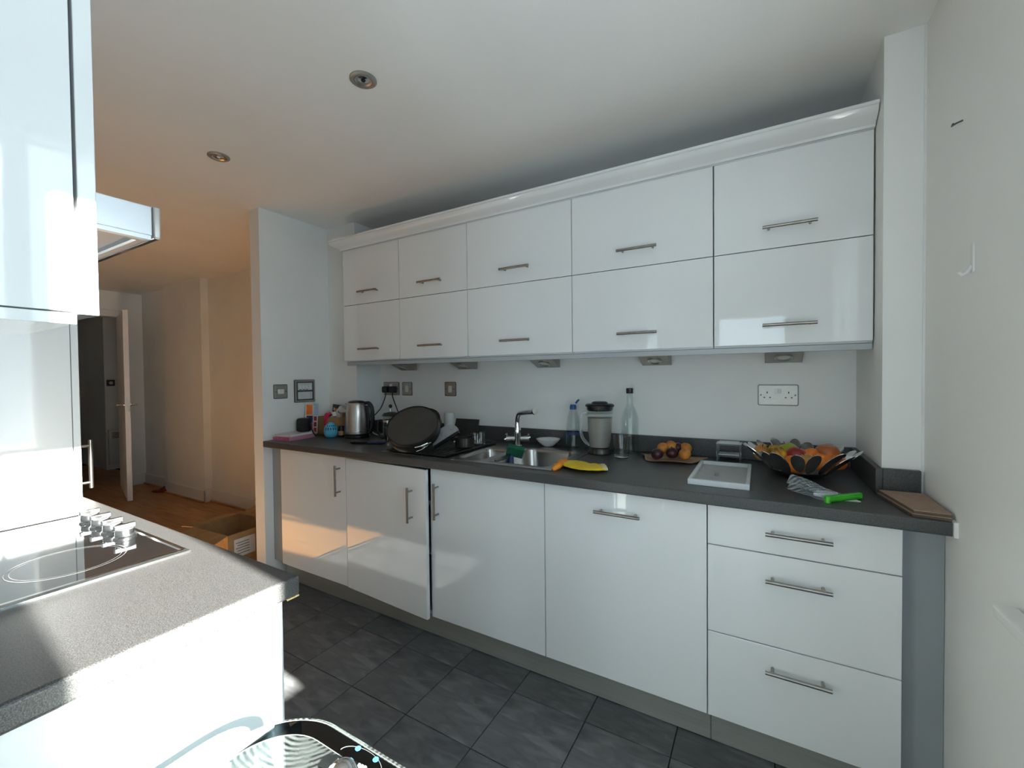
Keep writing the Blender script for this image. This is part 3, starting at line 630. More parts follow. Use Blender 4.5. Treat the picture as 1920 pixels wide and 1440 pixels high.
# ------------------------------------------------------------------ sink and tap
sk = thing('kitchen_sink', 'stainless steel sink with one and a half bowls and drainer', 'sink', ((SX0+SX1)/2, (SY0+SY1)/2, .91))
B1 = (1.285, 1.452, -.590, -.285); B2 = (1.478, 1.785, -.600, -.195)
xb = [SX0-.012, B1[0], B1[1], B2[0], B2[1], SX1+.004]; yb = [SY0-.006, B2[2], B1[2], B1[3], B2[3], SY1+.006]
mesh('deck', cells(xb, yb, {(1, 2), (3, 1), (3, 2), (3, 3)}, .9103, .9135), MT['sink_steel'], sk, bevel=.0012)
for (x0, x1, y0, y1), dep, r in ((B1, .12, .045), (B2, .165, .06)):
    def L(i, z, rr): return [(x, y, z) for x, y in rrect(x0+i, x1-i, y0+i, y1-i, rr, 6)]
    v, f = bridge([L(0, .9137, .0015), L(.004, .9155, .02), L(.012, .910, r), L(.016, .895, r), L(.022, .91-dep+.02, r), L(.036, .91-dep, r*.8), L(.07, .91-dep-.003, .02)])
    n = 28; f = f+[tuple(range(len(v)-n, len(v)))]
    bw = mesh('bowl', (v, f), MT['sink_steel'], sk, smooth=50)
    mesh('drain', lathe([(0, .004), (.020, .004), (.030, .002), (.034, 0)], 24, ((x0+x1)/2, (y0+y1)/2, .91-dep-.002)), MT['chrome'], bw, smooth=50)
for k in range(9): mesh('drainer_ridge', tube([(.90, -.58+k*.05, .9137), (1.22, -.58+k*.05, .9137)], .003, 6), MT['sink_steel'], sk, smooth=50)
TB = Vector((1.402, -.168, .9135))
t = thing('mixer_tap', 'chrome sink mixer tap with angled spout and two small levers', 'tap', TB)
mesh('body', lathe([(0, 0), (.028, 0), (.028, .004), (.020, .008), (.018, .05), (.020, .062), (.0185, .095), (.0165, .105), (0, .105)], 28, TB), MT['chrome'], t, smooth=40)
e1 = ony(1002, 772, -.285); e1 = Vector(e1)
p0 = TB+Vector((0, 0, .10)); p1 = TB+Vector((0, 0, .150)); dirv = (e1-p1)
sp = bez([p0, TB+Vector((0, 0, .14)), p1+Vector((0, 0, .022))+dirv*.09, p1+dirv*.32+Vector((0, 0, .020)), e1], 8)
so2 = mesh('spout', tube(sp, .0125, 16), MT['chrome'], t, smooth=50)
mesh('nozzle', tube([e1-dirv.normalized()*.004, e1+dirv.normalized()*.010], .0155, 18), MT['chrome'], so2, smooth=40)
ax = Vector((RT.x, RT.y, 0)).normalized()
for s in (-1, 1):
    c = TB+Vector((0, 0, .042))
    a = mesh('valve_arm', tube([c, c+ax*s*.030, c+ax*s*.062], [.011, .011, .014], 14), MT['chrome'], t, smooth=50)
    q = c+ax*s*.058
    mesh('lever', [tube([q, q+Vector((0, 0, .018)), q+Vector((0, 0, .026))+ax*s*.004], [.007, .006, .009], 10), tube([q+Vector((.012, .006, .006)), q-Vector((.012, .006, .006))], .006, 8)], MT['chrome'], a, smooth=50)
# sponge, brush, bowl
c = onz(960, 853, .906)
t = tag(mesh('scouring_sponge', xf(cbox((0, 0, 0), (.085, .028, .058)), TR((1.505, -.375, .926), .5, .55, .25)), MT['sponge_green'], bevel=.004), 'dark green scouring sponge hanging on the sink divider', 'sponge')
t = thing('dish_brush', 'dark dish brush head standing in the main sink bowl', 'brush', (1.51, -.44, .79))
mesh('brush_head', tube([(1.515, -.44, .795), (1.512, -.43, .86), (1.500, -.40, .905)], [.017, .014, .009], 12), MT['navy_print'], t, smooth=50)
mesh('bristles', lathe([(.021, 0), (.023, .020), (0, .022)], 16, (1.515, -.44, .772)), MT['black_soft'], t)
t = tag(mesh('small_bowl', lathe([(0, 0), (.022, 0), (.030, .004), (.055, .026), (.066, .040), (.063, .040), (.052, .029), (.028, .008), (0, .006)], 36, (1.555, -.10, .9137)), MT['ceramic'], smooth=50), 'small shallow white bowl behind the sink beside the tap', 'bowl')
# ------------------------------------------------------------------ things on the drainer
def disc_tilt(px, py, y, cosv, img):
    C = ony(px, py, y); tc = (CAM-C).normalized(); d = (RT*img[0]+UP*img[1]); d = (d-tc*d.dot(tc)).normalized()
    return C, (tc*cosv+d*math.sqrt(1-cosv*cosv)).normalized()
dr = thing('dish_drainer', 'low black plastic dish rack on the sink drainer', 'dish rack', (1.05, -.38, .9137))
mesh('tray', cells([.872, .884, 1.25, 1.262], [-.622, -.61, -.18, -.168], {(1, 1)}, .9165, .9255), MT['black_plastic'], dr, bevel=.002)
mesh('base', box(.884, 1.25, -.61, -.18, .9168, .920), MT['black_plastic'], dr)
for k in range(12): mesh('prong', tube([(.91+k*.029, -.60, .9225), (.91+k*.029, -.50, .9255), (.91+k*.029, -.19, .9235)], .0028, 6), MT['tin_dark'], dr, smooth=50)
def springform(label, px, py, rp, cosv, img, H, clasp):
    y = -.38
    while True:
        C, n = disc_tilt(px, py, y, cosv, img); Mf = frame(C, n); R = rp*(C-CAM).dot(FW)/FPX
        lo = min((Mf @ Vector((R*1.012*math.cos(a), R*1.012*math.sin(a), -H-.002))).z for a in [k*.1 for k in range(63)])
        if lo > .9290 or y < -.62: break
        y -= .004
    t = thing('springform_tin', label, 'cake tin', C, 'round springform cake tins on the drainer')
    mesh('base_plate', xf(lathe([(0, 0), (R*.97, 0), (R*.985, -.003), (R*.97, -.006), (0, -.006)], 64), Mf), MT['black_nonstick'], t, smooth=40)
    mesh('side_wall', xf(lathe([(R*.985, .003), (R, .005), (R*1.012, .002), (R, -.001), (R, -.010), (R*1.01, -.014), (R, -.018), (R, -H+.006), (R*1.015, -H+.002), (R*1.01, -H-.002), (R*.985, -H)], 64), Mf), MT['tin_dark'], t, smooth=40, solid=.001)
    # clasp sits on the wall that faces the camera, lowest in the picture
    best = max(range(64), key=lambda k: (Mf.to_3x3() @ Vector((math.cos(2*PI*k/64), math.sin(2*PI*k/64), 0))).dot(-UP*.95+RT*.30))
    a = 2*PI*best/64+clasp; Mc = Mf @ Matrix.Rotation(a, 4, 'Z')
    cl = mesh('clasp', [xf(tube([(R+.004, -.045, -.012), (R+.010, -.020, -.014), (R+.011, .018, -.016)], .0035, 8), Mc), xf(tube([(R+.004, -.045, -H+.014), (R+.010, -.020, -H+.016), (R+.011, .018, -.030)], .003, 8), Mc)], MT['chrome'], t, smooth=50)
    mesh('lever', xf(cbox((R+.011, .010, -.026), (.004, .050, .012)), Mc), MT['chrome'], cl, bevel=.002)
    return C, n
springform('large dark springform tin leaning on the drainer with its flat base towards the room', 773, 797, 48.5, .70, (-.33, .94), .055, 0.25)
# second tin hidden partly behind
C, n = disc_tilt(786, 790, -.32, .60, (-.30, .95)); Mf = frame(C, n)
t = thing('springform_tin', 'second springform tin nested behind the large leaning one', 'cake tin', C, 'round springform cake tins on the drainer')
mesh('side_wall', xf(lathe([(.120, .004), (.123, .002), (.122, -.035), (.125, -.038)], 56), Mf), MT['tin_dark'], t, smooth=40, solid=.0015)
mesh('base_plate', xf(lathe([(0, -.004), (.119, -.004), (.119, -.008), (0, -.008)], 56), Mf), MT['black_nonstick'], t, smooth=40)
# half-hidden grey plate standing on edge
C, n = Vector(ony(836, 822, -.36)), None
tc = (CAM-C).normalized()
e = (ony(862, 806, -.33)-ony(811, 838, -.36)); e = Vector(e).normalized()
nn = (tc*.80+UP*.35-RT*.45); nn = (nn-e*nn.dot(e)).normalized()
Mf = Matrix.Identity(4); yv = nn.cross(e)
if yv.dot(UP) < 0: yv = -yv
for i in range(3): Mf[i][0], Mf[i][1], Mf[i][2], Mf[i][3] = e[i], yv[i], nn[i], C[i]
C0 = C.copy(); sc = 1.0
while sc > .80:
    Mf2 = Mf.copy(); C = CAM+(C0-CAM)*sc
    for i in range(3):
        Mf2[i][3] = C[i]
        for j in range(3): Mf2[i][j] *= sc
    if min((Mf2 @ Vector(p)).z for p in ((-.09, -.018, -.012), (-.09, -.018, .006), (-.09, 0, -.012))) > .9285: break
    sc -= .004
Mf = Mf2
half = [(.092*math.cos(PI*k/28), .074*math.sin(PI*k/28)) for k in range(29)]
t = thing('half_round_tray', 'grey half-round tray leaning beside the saucepan on the drainer', 'tray', onz(836, 842, .9137))
mesh('sheet', xf(prism(half, -.003, .003), Mf), MT['grey_plate'], t, bevel=.001)
mesh('dark_foot', xf(box(-.090, .090, -.018, -.0005, -.012, .006), Mf), MT['black_plastic'], t, bevel=.004)
# translucent tumbler upside down behind
c = Vector((.90, -.135, .938))
c = Vector(ony(843, 806, -.17))
t = tag(mesh('plastic_beaker', lathe([(.030, 0), (.0315, 0), (.0325, .095), (.030, .104), (0, .106), (0, .103), (.029, .100), (.030, .093)], 32, c-Vector((0, 0, .0))), MT['frost_plastic'], smooth=50), 'frosted white beaker upside down on the drainer', 'beaker')
# saucepan
c = Vector((1.215, -.40, .929))
t = thing('saucepan', 'small dark steel saucepan on the drainer beside the sink bowl', 'saucepan', c)
mesh('pan', lathe([(0, 0), (.044, 0), (.049, .004), (.050, .050), (.053, .052), (.050, .053), (.047, .050), (.046, .006), (0, .004)], 40, c), MT['tin_dark'], t, smooth=40)
hd2 = mesh('pan_handle', tube([c+Vector((-.045, -.02, .040)), c+Vector((-.085, -.045, .046)), c+Vector((-.125, -.075, .044))], [.006, .009, .010], 10), MT['black_plastic'], t, smooth=50)
mesh('rivet', ell(c+Vector((-.047, -.026, .028)), .006, .006, .006, 10, 6), MT['frame_white'], t, smooth=60)
for k in range(2):
    cc = Vector((1.205+k*.028, -.30+k*.02, .929))
    tag(mesh('glass_jar', lathe([(0, 0), (.026, 0), (.028, .004), (.028, .045), (.024, .052), (.024, .066), (.022, .066), (.022, .052), (.026, .044), (.026, .006), (0, .004)], 28, cc), MT['clear_glass'], smooth=50), ('empty glass jar drying directly behind the saucepan', 'empty glass jar drying between the saucepan and the sink bowl')[k], 'jar', 'glass jars on the drainer')
# black baking tray standing against the upstand
c0 = ony(858, 800, -.05); c1 = ony(897, 830, -.05)
t = tag(mesh('baking_tray', xf(cells([-.085, -.079, .079, .085], [-.012, -.006, .0, .001], set(), 0, .10), TR(((c0.x+c1.x)/2+.01, -.085, .937), 0, -.28)), MT['black_nonstick'], bevel=.002), 'black baking tray standing upright against the worktop upstand', 'tray')
# cafetiere
c = Vector((.612, -.335, .91))
t = thing('cafetiere', 'glass cafetiere with black lid and round knob behind the cake tin', 'cafetiere', c)
mesh('beaker', lathe([(0, .008), (.043, .008), (.045, .012), (.045, .150), (.047, .154), (.044, .152), (.043, .014), (0, .011)], 32, c), MT['thin_glass'], t, smooth=50)
mesh('coffee', lathe([(0, .012), (.0425, .013), (.0425, .085), (0, .085)], 28, c), MT['dark_liquid'], t, smooth=50)
mesh('frame', [lathe([(.046, 0), (.049, 0), (.049, .016), (.046, .016)], 32, c, closed=True), lathe([(.046, .118), (.048, .118), (.048, .130), (.046, .130)], 32, c, closed=True)]+[tube([c+Vector((.0475*math.cos(a), .0475*math.sin(a), .01)), c+Vector((.0475*math.cos(a), .0475*math.sin(a), .125))], .003, 6) for a in (.4, 2.0, 3.5, 5.1)], MT['chrome'], t, smooth=40)
mesh('lid', lathe([(.049, .154), (.050, .160), (.040, .172), (.012, .177), (0, .178)], 32, c), MT['black_plastic'], t, smooth=40)
mesh('plunger_rod', tube([c+Vector((0, 0, .176)), c+Vector((0, 0, .204))], .002, 8), MT['chrome'], t)
mesh('knob', ell(c+Vector((0, 0, .212)), .011, .011, .011, 16, 10), MT['black_plastic'], t, smooth=60)
mesh('handle', tube(bez([c-ax*.047+Vector((0, 0, .125)), c-ax*.072+Vector((0, 0, .120)), c-ax*.075+Vector((0, 0, .05)), c-ax*.048+Vector((0, 0, .012))], 6), .007, 10), MT['black_plastic'], t, smooth=50)
# ------------------------------------------------------------------ things at the left end of the worktop
t = thing('notebook', 'pink spiral notebook lying at the bottom of the pair', 'notebook', (-.035, -.53, .91))
Mn = TR((-.038, -.535, .91), .10)
mesh('pages', xf(cbox((0, 0, .010), (.142, .200, .015)), Mn), MT['pink_cover'], t)
for z in (.001, .0185): mesh('cover', xf(cbox((0, 0, z), (.146, .205, .0018)), Mn), MT['pink_cover'], t, bevel=.0005)
for k in range(24): mesh('spiral_ring', xf(tube([(.073+.006*math.cos(a), -.097+k*.0083, .010+.0105*math.sin(a)) for a in [2*PI*q/10 for q in range(10)]], .0009, 5, closed=True), Mn), MT['frame_white'], t)
t = thing('notebook', 'pale notebook on top of the pink spiral notebook', 'notebook', (-.04, -.525, .930))
Mn = TR((-.043, -.528, .9305), .16)
mesh('pages', xf(cbox((0, 0, .008), (.128, .186, .012)), Mn), MT['paper'], t)
for z, m in ((.0012, 'pink_cover'), (.0148, 'pale_cover')): mesh('cover', xf(cbox((0, 0, z), (.132, .19, .0018)), Mn), MT[m], t, bevel=.0005)
c = Vector((-.050, -.462, .947))
t = thing('smart_speaker', 'small black cylindrical speaker standing on the notebooks', 'speaker', c)
mesh('body', lathe([(0, 0), (.034, 0), (.041, .004), (.044, .012), (.044, .070), (.041, .081), (.034, .086), (0, .086)], 36, c), MT['black_soft'], t, smooth=50)
mesh('top_cap', lathe([(0, .0885), (.030, .088), (.033, .086)], 32, c), MT['black_plastic'], t, smooth=50)
# strap
tag(mesh('strap', tube(bez([ony(580, 789, -.455), ony(583, 800, -.465), ony(587, 810, -.47), ony(592, 817, -.47)], 6), [.004]*18+[.006], 8), MT['black_soft'], smooth=50), 'black strap hanging beside the speaker onto the worktop', 'strap')
# leaflets
def card(label, px0, py0, px1, py1, y, m, lean=0.12, rz=0.0, th=.002, bands=()):
    p, q = ony(px0, py0, y), ony(px1, py1, y); w = abs(q.x-p.x); h = abs(p.z-q.z); c = Vector(((p.x+q.x)/2, y, min(p.z, q.z)))
    Mc = TR(c, rz, -lean); t = thing('leaflet', label, 'leaflet', c)
    mesh('sheet', xf(box(-w/2, w/2, 0, th, 0, h), Mc), MT[m], t)
    for (a0, a1, b0, b1, mm) in bands: mesh('print', xf(box(-w/2+w*a0, -w/2+w*a1, -.0006, .0002, h*b0, h*b1), Mc), MT[mm], t)
card('leaflet with orange and navy print standing against the wall', 573, 757, 583, 813, -.425, 'paper', .1, .5, bands=((.1, .95, .62, .98, 'orange_print'), (.15, 1, .35, .60, 'navy_print'), (.5, 1, .12, .33, 'red_print')))
card('pale blue and white leaflet standing beside the cardboard box', 583, 757, 593, 813, -.385, 'paper_blue', .08, .3, bands=((.1, .5, .1, .95, 'paper'),))
card('narrow card with a column of red pictures at the box edge', 587, 779, 594, 812, -.39, 'paper', .05, .1, bands=((.15, .85, .05, .3, 'red_print'), (.15, .85, .37, .62, 'red_print'), (.15, .85, .70, .95, 'red_print')))
# open cardboard box
CB = (-.072, .145, -.345, -.222, .91, 1.035)
t = thing('cardboard_box', 'small open cardboard box of oddments beside the kettle', 'box', (.03, -.28, .91))
x0, x1, y0, y1, z0, z1 = CB
for g in (box(x0, x1, y0, y0+.004, z0, z1), box(x0, x1, y1-.004, y1, z0, z1), box(x0, x0+.004, y0+.004, y1-.004, z0, z1), box(x1-.004, x1, y0+.004, y1-.004, z0, z1)): mesh('side', g, MT['card'], t)
mesh('bottom', box(x0, x1, y0, y1, z0, z0+.003), MT['card_inside'], t)
def stick(label, cat, nm, c, s, rot, m, parts=()):
    Mc = TR(c, *rot); t = thing(nm, label, cat, c); mesh('body', xf(cbox((0, 0, 0), s), Mc), MT[m], t, bevel=.001)
    for cc, ss, mm in parts: mesh('print', xf(cbox(cc, ss), Mc), MT[mm], t)
stick('dark picture card sticking up out of the cardboard box', 'card', 'picture_card', (.005, -.255, 1.045), (.080, .003, .135), (.05, -.08, .06), 'picture_dark', [((0, -.002, .02), (.03, .001, .04), 'orange_print'), ((.02, -.002, -.01), (.02, .001, .03), 'red_print'), ((-.022, -.002, .035), (.012, .001, .02), 'frame_white')])
stick('cream paper packet tilted in the cardboard box', 'packet', 'paper_packet', (.078, -.275, 1.050), (.074, .016, .088), (.2, -.15, .62), 'cream_plastic', [((0, -.0095, .005), (.05, .001, .012), 'label_green')])
stick('white carton lying across the cardboard box', 'carton', 'carton', (.035, -.312, 1.040), (.065, .026, .032), (-.1, .1, -.45), 'paper', [((0, -.0155, 0), (.06, .001, .008), 'plate_dark')])
stick('brown packet edge at the kettle side of the cardboard box', 'packet', 'paper_packet', (.1305, -.29, 1.030), (.018, .05, .070), (0, 0, .15), 'mdf')
tag(mesh('ribbon', [tube(bez([(.028, -.349, .965), (.022, -.352, 1.01), (.035, -.345, 1.045), (.05, -.33, 1.062)], 6), [.004]+[.010]*17+[.006], 8), tube(bez([(.02, -.35, 1.02), (.005, -.345, 1.035), (.010, -.335, 1.055), (.03, -.335, 1.05)], 5), .007, 8)], MT['red_ribbon'], smooth=60), 'crumpled red ribbon hanging over the cardboard box edge', 'ribbon')
# egg shaped diffuser
c = Vector((.138, -.400, .91))
t = thing('air_freshener', 'bright blue egg-shaped freshener with slots in front of the box', 'freshener', c)
prf = [(0, 0), (.020, 0), (.034, .008), (.0415, .024), (.043, .040), (.039, .062), (.030, .082), (.016, .096), (0, .101)]
mesh('shell', lathe(prf, 36, c), MT['egg_blue'], t, smooth=70)
for k in range(5):
    for zz, ln in ((.060, .020), (.078, .010)):
        a = -.64-.76+k*.38+(.19 if zz > .07 else 0); r = .0405 if zz < .07 else .0325
        Mx = frame(c+Vector((r*math.cos(a), r*math.sin(a), zz)), (math.cos(a), math.sin(a), .45 if zz < .07 else .75))
        mesh('slot', xf(prism([(.0035*math.cos(q), ln/2*math.sin(q)) for q in [2*PI*j/14 for j in range(14)]], -.003, .0012), Mx), MT['egg_slot'], t)
c = Vector((.178, -.352, .91))
t = thing('spice_jar', 'small dark jar squeezed between the box and kettle', 'jar', c)
mesh('jar', lathe([(0, 0), (.018, 0), (.019, .002), (.019, .05), (.015, .056), (0, .056)], 24, c), MT['dark_liquid'], t, smooth=50)
mesh('label', lathe([(.0195, .012), (.0195, .040)], 24, c), MT['brown_paper'], t, smooth=50)
mesh('lid', lathe([(.017, .056), (.017, .072), (0, .072)], 24, c), MT['black_plastic'], t, smooth=50)
# kettle
c = Vector((.283, -.312, .91))
t = thing('kettle', 'brushed steel electric kettle with black handle', 'kettle', c)
mesh('power_base', lathe([(0, 0), (.076, 0), (.078, .004), (.076, .016), (.070, .020), (0, .020)], 40, c), MT['black_plastic'], t, smooth=40)
bd2 = mesh('body', lathe([(.072, .022), (.0735, .026), (.073, .034), (.0725, .10), (.068, .16), (.060, .205), (.055, .222), (.050, .226)], 48, c), MT['steel'], t, smooth=40)
mesh('seam', lathe([(.0745, .040), (.0748, .042), (.0745, .044)], 48, c), MT['chrome'], bd2, smooth=40)
mesh('lower_band', lathe([(.0728, .020), (.0738, .022), (.0733, .0265)], 48, c), MT['black_plastic'], t, smooth=40)
mesh('lid', lathe([(.052, .224), (.052, .230), (.044, .236), (.020, .240), (0, .241)], 40, c), MT['black_plastic'], t, smooth=40)
h = ax
hb = mesh('handle', tube(bez([c+h*.045+Vector((0, 0, .218)), c+h*.075+Vector((0, 0, .222)), c+h*.097+Vector((0, 0, .195)), c+h*.103+Vector((0, 0, .14)), c+h*.100+Vector((0, 0, .075)), c+h*.085+Vector((0, 0, .035)), c+h*.068+Vector((0, 0, .030))], 6), [.010]*6+[.013]*25+[.011]*6, 12), MT['black_plastic'], t, smooth=50)
mesh('grip_web', xf(prism([(.062, .205), (.078, .205), (.086, .14), (.082, .05), (.070, .05), (.073, .12)], -.012, .012), Matrix(((h.x, 0, h.y, c.x), (h.y, 0, -h.x, c.y), (0, 1, 0, c.z), (0, 0, 0, 1)))), MT['black_plastic'], t, bevel=.002)
s_ = -ax
mesh('spout', xf(prism([(.048, .222), (.072, .224), (.060, .190)], -.016, .016), Matrix(((s_.x, 0, s_.y, c.x), (s_.y, 0, -s_.x, c.y), (0, 1, 0, c.z), (0, 0, 0, 1)))), MT['steel'], t, bevel=.003)
mesh('mains_lead', tube(bez([c+h*.075+Vector((0, .01, .010)), ony(694, 806, -.25), ony(702, 813, -.25), ony(712, 815, -.26), ony(722, 811, -.25)], 6), .0035, 8), MT['cable_white'], t, smooth=50)
# knife / dark cloth in front of the cafetiere
p, q = Vector((.475, -.520, .918)), Vector((.660, -.425, .920))
t = thing('bread_knife', 'dark-handled knife lying on the worktop in front of the kettle', 'knife', (p+q)/2-Vector((0, 0, .008)))
dv = (q-p).normalized(); 
mesh('handle', tube([p, p+dv*.02, p+dv*.07, p+dv*.115], [.006, .010, .0085, .007], 12), MT['black_plastic'], t, smooth=50)
mesh('sheath', xf(box(.105, .21, -.016, .016, -.006, .004), Matrix.Translation(p) @ Matrix.Rotation(math.atan2(dv.y, dv.x), 4, 'Z')), MT['navy_print'], t, bevel=.003)
# ------------------------------------------------------------------ bottles, jug, glasses
c = Vector((1.690, -.072, .91))
t = thing('water_bottle', 'empty clear plastic water bottle with flipped open blue cap', 'bottle', c)
mesh('body', lathe([(0, .004), (.020, 0), (.034, .003), (.036, .010), (.0355, .055), (.037, .060), (.037, .105), (.0365, .12), (.030, .165), (.019, .205), (.0145, .215), (.0145, .226)], 36, c), MT['thin_glass'], t, smooth=50)
a0 = math.atan2(-1, -.9)
lb = [(c.x+.0376*math.cos(a0+q*.11), c.y+.0376*math.sin(a0+q*.11)) for q in range(-8, 1)]
mesh('label', bridge([[(x, y, c.z+.022) for x, y in lb]+[], [(x, y, c.z+.085) for x, y in lb]])[0:2] if False else ([(x, y, c.z+z) for z in (.022, .085) for x, y in lb], [(i, i+1, len(lb)+i+1, len(lb)+i) for i in range(len(lb)-1)]), MT['label_blue'], t)
mesh('label_band', lathe([(.0374, .072), (.0376, .080), (.0374, .088)], 36, c), MT['navy_print'], t, smooth=50)
mesh('neck_ring', lathe([(.0155, .206), (.018, .207), (.018, .222), (.0155, .226), (.0155, .232), (0, .232)], 24, c), MT['bottle_blue'], t, smooth=40)
mesh('flip_cap', xf(lathe([(0, 0), (.014, 0), (.014, .010), (0, .012)], 20), TR(c+Vector((.030, -.004, .246)), .3, 0, -.85)), MT['bottle_blue'], t, smooth=40)
c = Vector((1.868, -.165, .91))
t = thing('blender_jug', 'clear blender jug with black lid and side handle', 'blender jug', c)
mesh('collar', lathe([(0, 0), (.052, 0), (.056, .004), (.055, .022), (.050, .030), (0, .030)], 36, c), MT['tin_dark'], t, smooth=40)
mesh('jug', lathe([(.048, .030), (.052, .036), (.056, .08), (.064, .205), (.066, .210), (.068, .232)], 40, c), MT['thin_glass'], t, smooth=50)
mesh('haze', lathe([(0, .034), (.048, .035), (.0535, .08), (.0595, .178), (0, .178)], 40, c), MT['liquid_haze'], t, smooth=40)
for z in (.188, .195): mesh('level_ring', lathe([(.0645, z), (.0655, z+.0015), (.0645, z+.003)], 40, c), MT['frame_white'], t, smooth=50)
mesh('lid', lathe([(.058, .212), (.064, .222), (.064, .232), (.070, .233), (.071, .240), (.064, .246), (.040, .248), (.038, .254), (.030, .258), (0, .259)], 44, c), MT['black_plastic'], t, smooth=35)
mesh('handle', tube(bez([c-h*.064+Vector((0, 0, .205)), c-h*.085+Vector((0, 0, .200)), c-h*.094+Vector((0, 0, .165)), c-h*.092+Vector((0, 0, .10)), c-h*.076+Vector((0, 0, .065)), c-h*.052+Vector((0, 0, .042))], 6), .0075, 12), MT['clear_plastic'], t, smooth=50)
c = Vector((1.995, -.085, .91))
t = thing('glass_bottle', 'tall empty clear glass bottle with black screw cap', 'bottle', c)
mesh('bottle', lathe([(0, .014), (.024, .010), (.036, 0), (.041, .004), (.042, .012), (.042, .165), (.040, .185), (.030, .212), (.019, .232), (.015, .25), (.0145, .298), (.0165, .300), (.0165, .306), (.0125, .306)], 40, c), MT['thin_glass'], t, smooth=50)
mesh('cap', lathe([(.0165, .296), (.0170, .297), (.0170, .320), (.015, .322), (0, .322)], 28, c), MT['black_plastic'], t, smooth=40)
c = Vector((1.992, -.222, .91))
tag(mesh('tumbler', lathe([(0, 0), (.030, 0), (.033, .002), (.0385, .104), (.0365, .104), (.0315, .016), (0, .014)], 36, c), MT['clear_glass'], smooth=50), 'clear straight drinking glass in front of the tall bottle', 'glass')
# ------------------------------------------------------------------ rubber glove
g0, g1, g2, g3 = onz(1128, 876, .922), onz(1098, 875, .924), onz(1068, 868, .925), onz(1052, 869, .924)
t = thing('rubber_glove', 'yellow rubber glove draped over the sink edge with orange fingers', 'glove', (g1.x, g1.y, .91))
def flat(path, ws, hs, n=16):
    loops = []
    for i, p in enumerate(path):
        p = Vector(p); a = Vector(path[max(i-1, 0)]); b = Vector(path[min(i+1, len(path)-1)]); d = (b-a).normalized(); s = d.cross(Vector((0, 0, 1))).normalized(); u = s.cross(d)
        loops.append([tuple(p+s*(ws[i]*math.cos(2*PI*k/n))+u*(hs[i]*math.sin(2*PI*k/n)*(1+.25*math.sin(3*k+i*1.3)))) for k in range(n)])
    v, f = bridge(loops); return v, f+[tuple(range(n)), tuple(range(len(v)-n, len(v)))]
P = bez([g0, g1, g2, g3], 5); k = len(P)
mesh('hand', flat(P, [.052+.012*math.sin(i/k*5) for i in range(k)], [.007+.003*math.sin(i*.9) for i in range(k)]), MT['yellow_rubber'], t, smooth=60)
gd = (Vector(g0)-Vector(g1)).normalized()
mesh('cuff', flat([Vector(g0)-gd*.004, Vector(g0)+gd*.008, Vector(g0)+gd*.018], [.050, .052, .051], [.0085, .010, .008]), MT['cream_rubber'], t, smooth=60)
for i, (ex, ey) in enumerate(((1036, 881), (1040, 874), (1046, 867))):
    b0 = onz(1060, 866+2*i-2, .924); b1 = onz((1060+ex)/2, (868+ey)/2-1, .925); b2 = onz(ex, ey, .912)
    mesh('finger', tube(bez([b0, b1, b2], 6), [.012]*8+[.010]*4+[.007], 10), MT['orange_rubber'], t, smooth=60)
# ------------------------------------------------------------------ plate of plums and peaches
c = Vector((2.205, -.165, .91))
def wav(u, v):
    a = 2*PI*u; r = .003+.118*v; w = 1+.08*math.sin(3*a+.6)+.05*math.sin(5*a)
    return (c.x+r*w*math.cos(a)*1.12, c.y+r*w*math.sin(a)*.95, c.z+.0015+.020*max(0, v-.6)**1.2*(1.4+.9*math.sin(4*a+1)))
tag(mesh('paper_sheet', grid(wav, 48, 12), MT['brown_paper'], smooth=80, solid=.001), 'crumpled brown paper under the plums and peaches', 'paper')
def fruit(nm, label, px, py, y, r, m, sq=.95, stem=True, zmin=.913, grp='fruit', cat=None, cleft=False):
    p = Vector(ony(px, py, y)); p.z = max(p.z, zmin+r*sq)
    t = thing(nm, label, cat or nm, p-Vector((0, 0, r*sq)), grp)
    prf = []
    for i in range(15):
        a = PI*i/14; rr = math.sin(a)*r*(1+.06*math.cos(a)); z = -math.cos(a)*r*sq
        dip = .22*r*math.exp(-(math.sin(a)/.35)**2)*(1 if a > PI/2 else .6)
        z += -dip if a > PI/2 else dip
        prf.append((rr if 0 < i < 14 else 0, z))
    tilt = TR(p, random.random()*6, random.uniform(-.5, .5), random.uniform(-.5, .5))
    mesh('flesh', xf(lathe(prf, 24), tilt), MT[m], t, smooth=80)
    if stem: mesh('stem', xf(tube([(0, 0, r*sq*.72), (.001, 0, r*sq*.95), (.003, .001, r*sq*1.15)], .0014, 6), tilt), MT['stem_brown'], t, smooth=50)
for px, py, y, lb_ in ((1232, 851, -.235, 'dark purple plum on the brown paper, on the drinking glass side'), (1260, 849, -.205, 'dark purple plum in front between the peaches on the brown paper'), (1270, 840, -.13, 'dark purple plum half hidden behind the peaches on the brown paper')):
    fruit('plum', lb_, px, py, y, .027, 'plum', .95, grp='plums on the brown paper')
for px, py, y, lb_ in ((1243, 840, -.165, 'orange peach behind the plum nearest the drinking glass'), (1259, 836, -.14, 'topmost orange peach among the plums on the brown paper'), (1286, 840, -.13, 'yellow peach at the back beside the half hidden plum'), (1284, 851, -.205, 'front orange peach on the white tray side of the brown paper')):
    fruit('peach', lb_, px, py, y, .026, 'peach', .95, stem=False, grp='peaches on the brown paper')
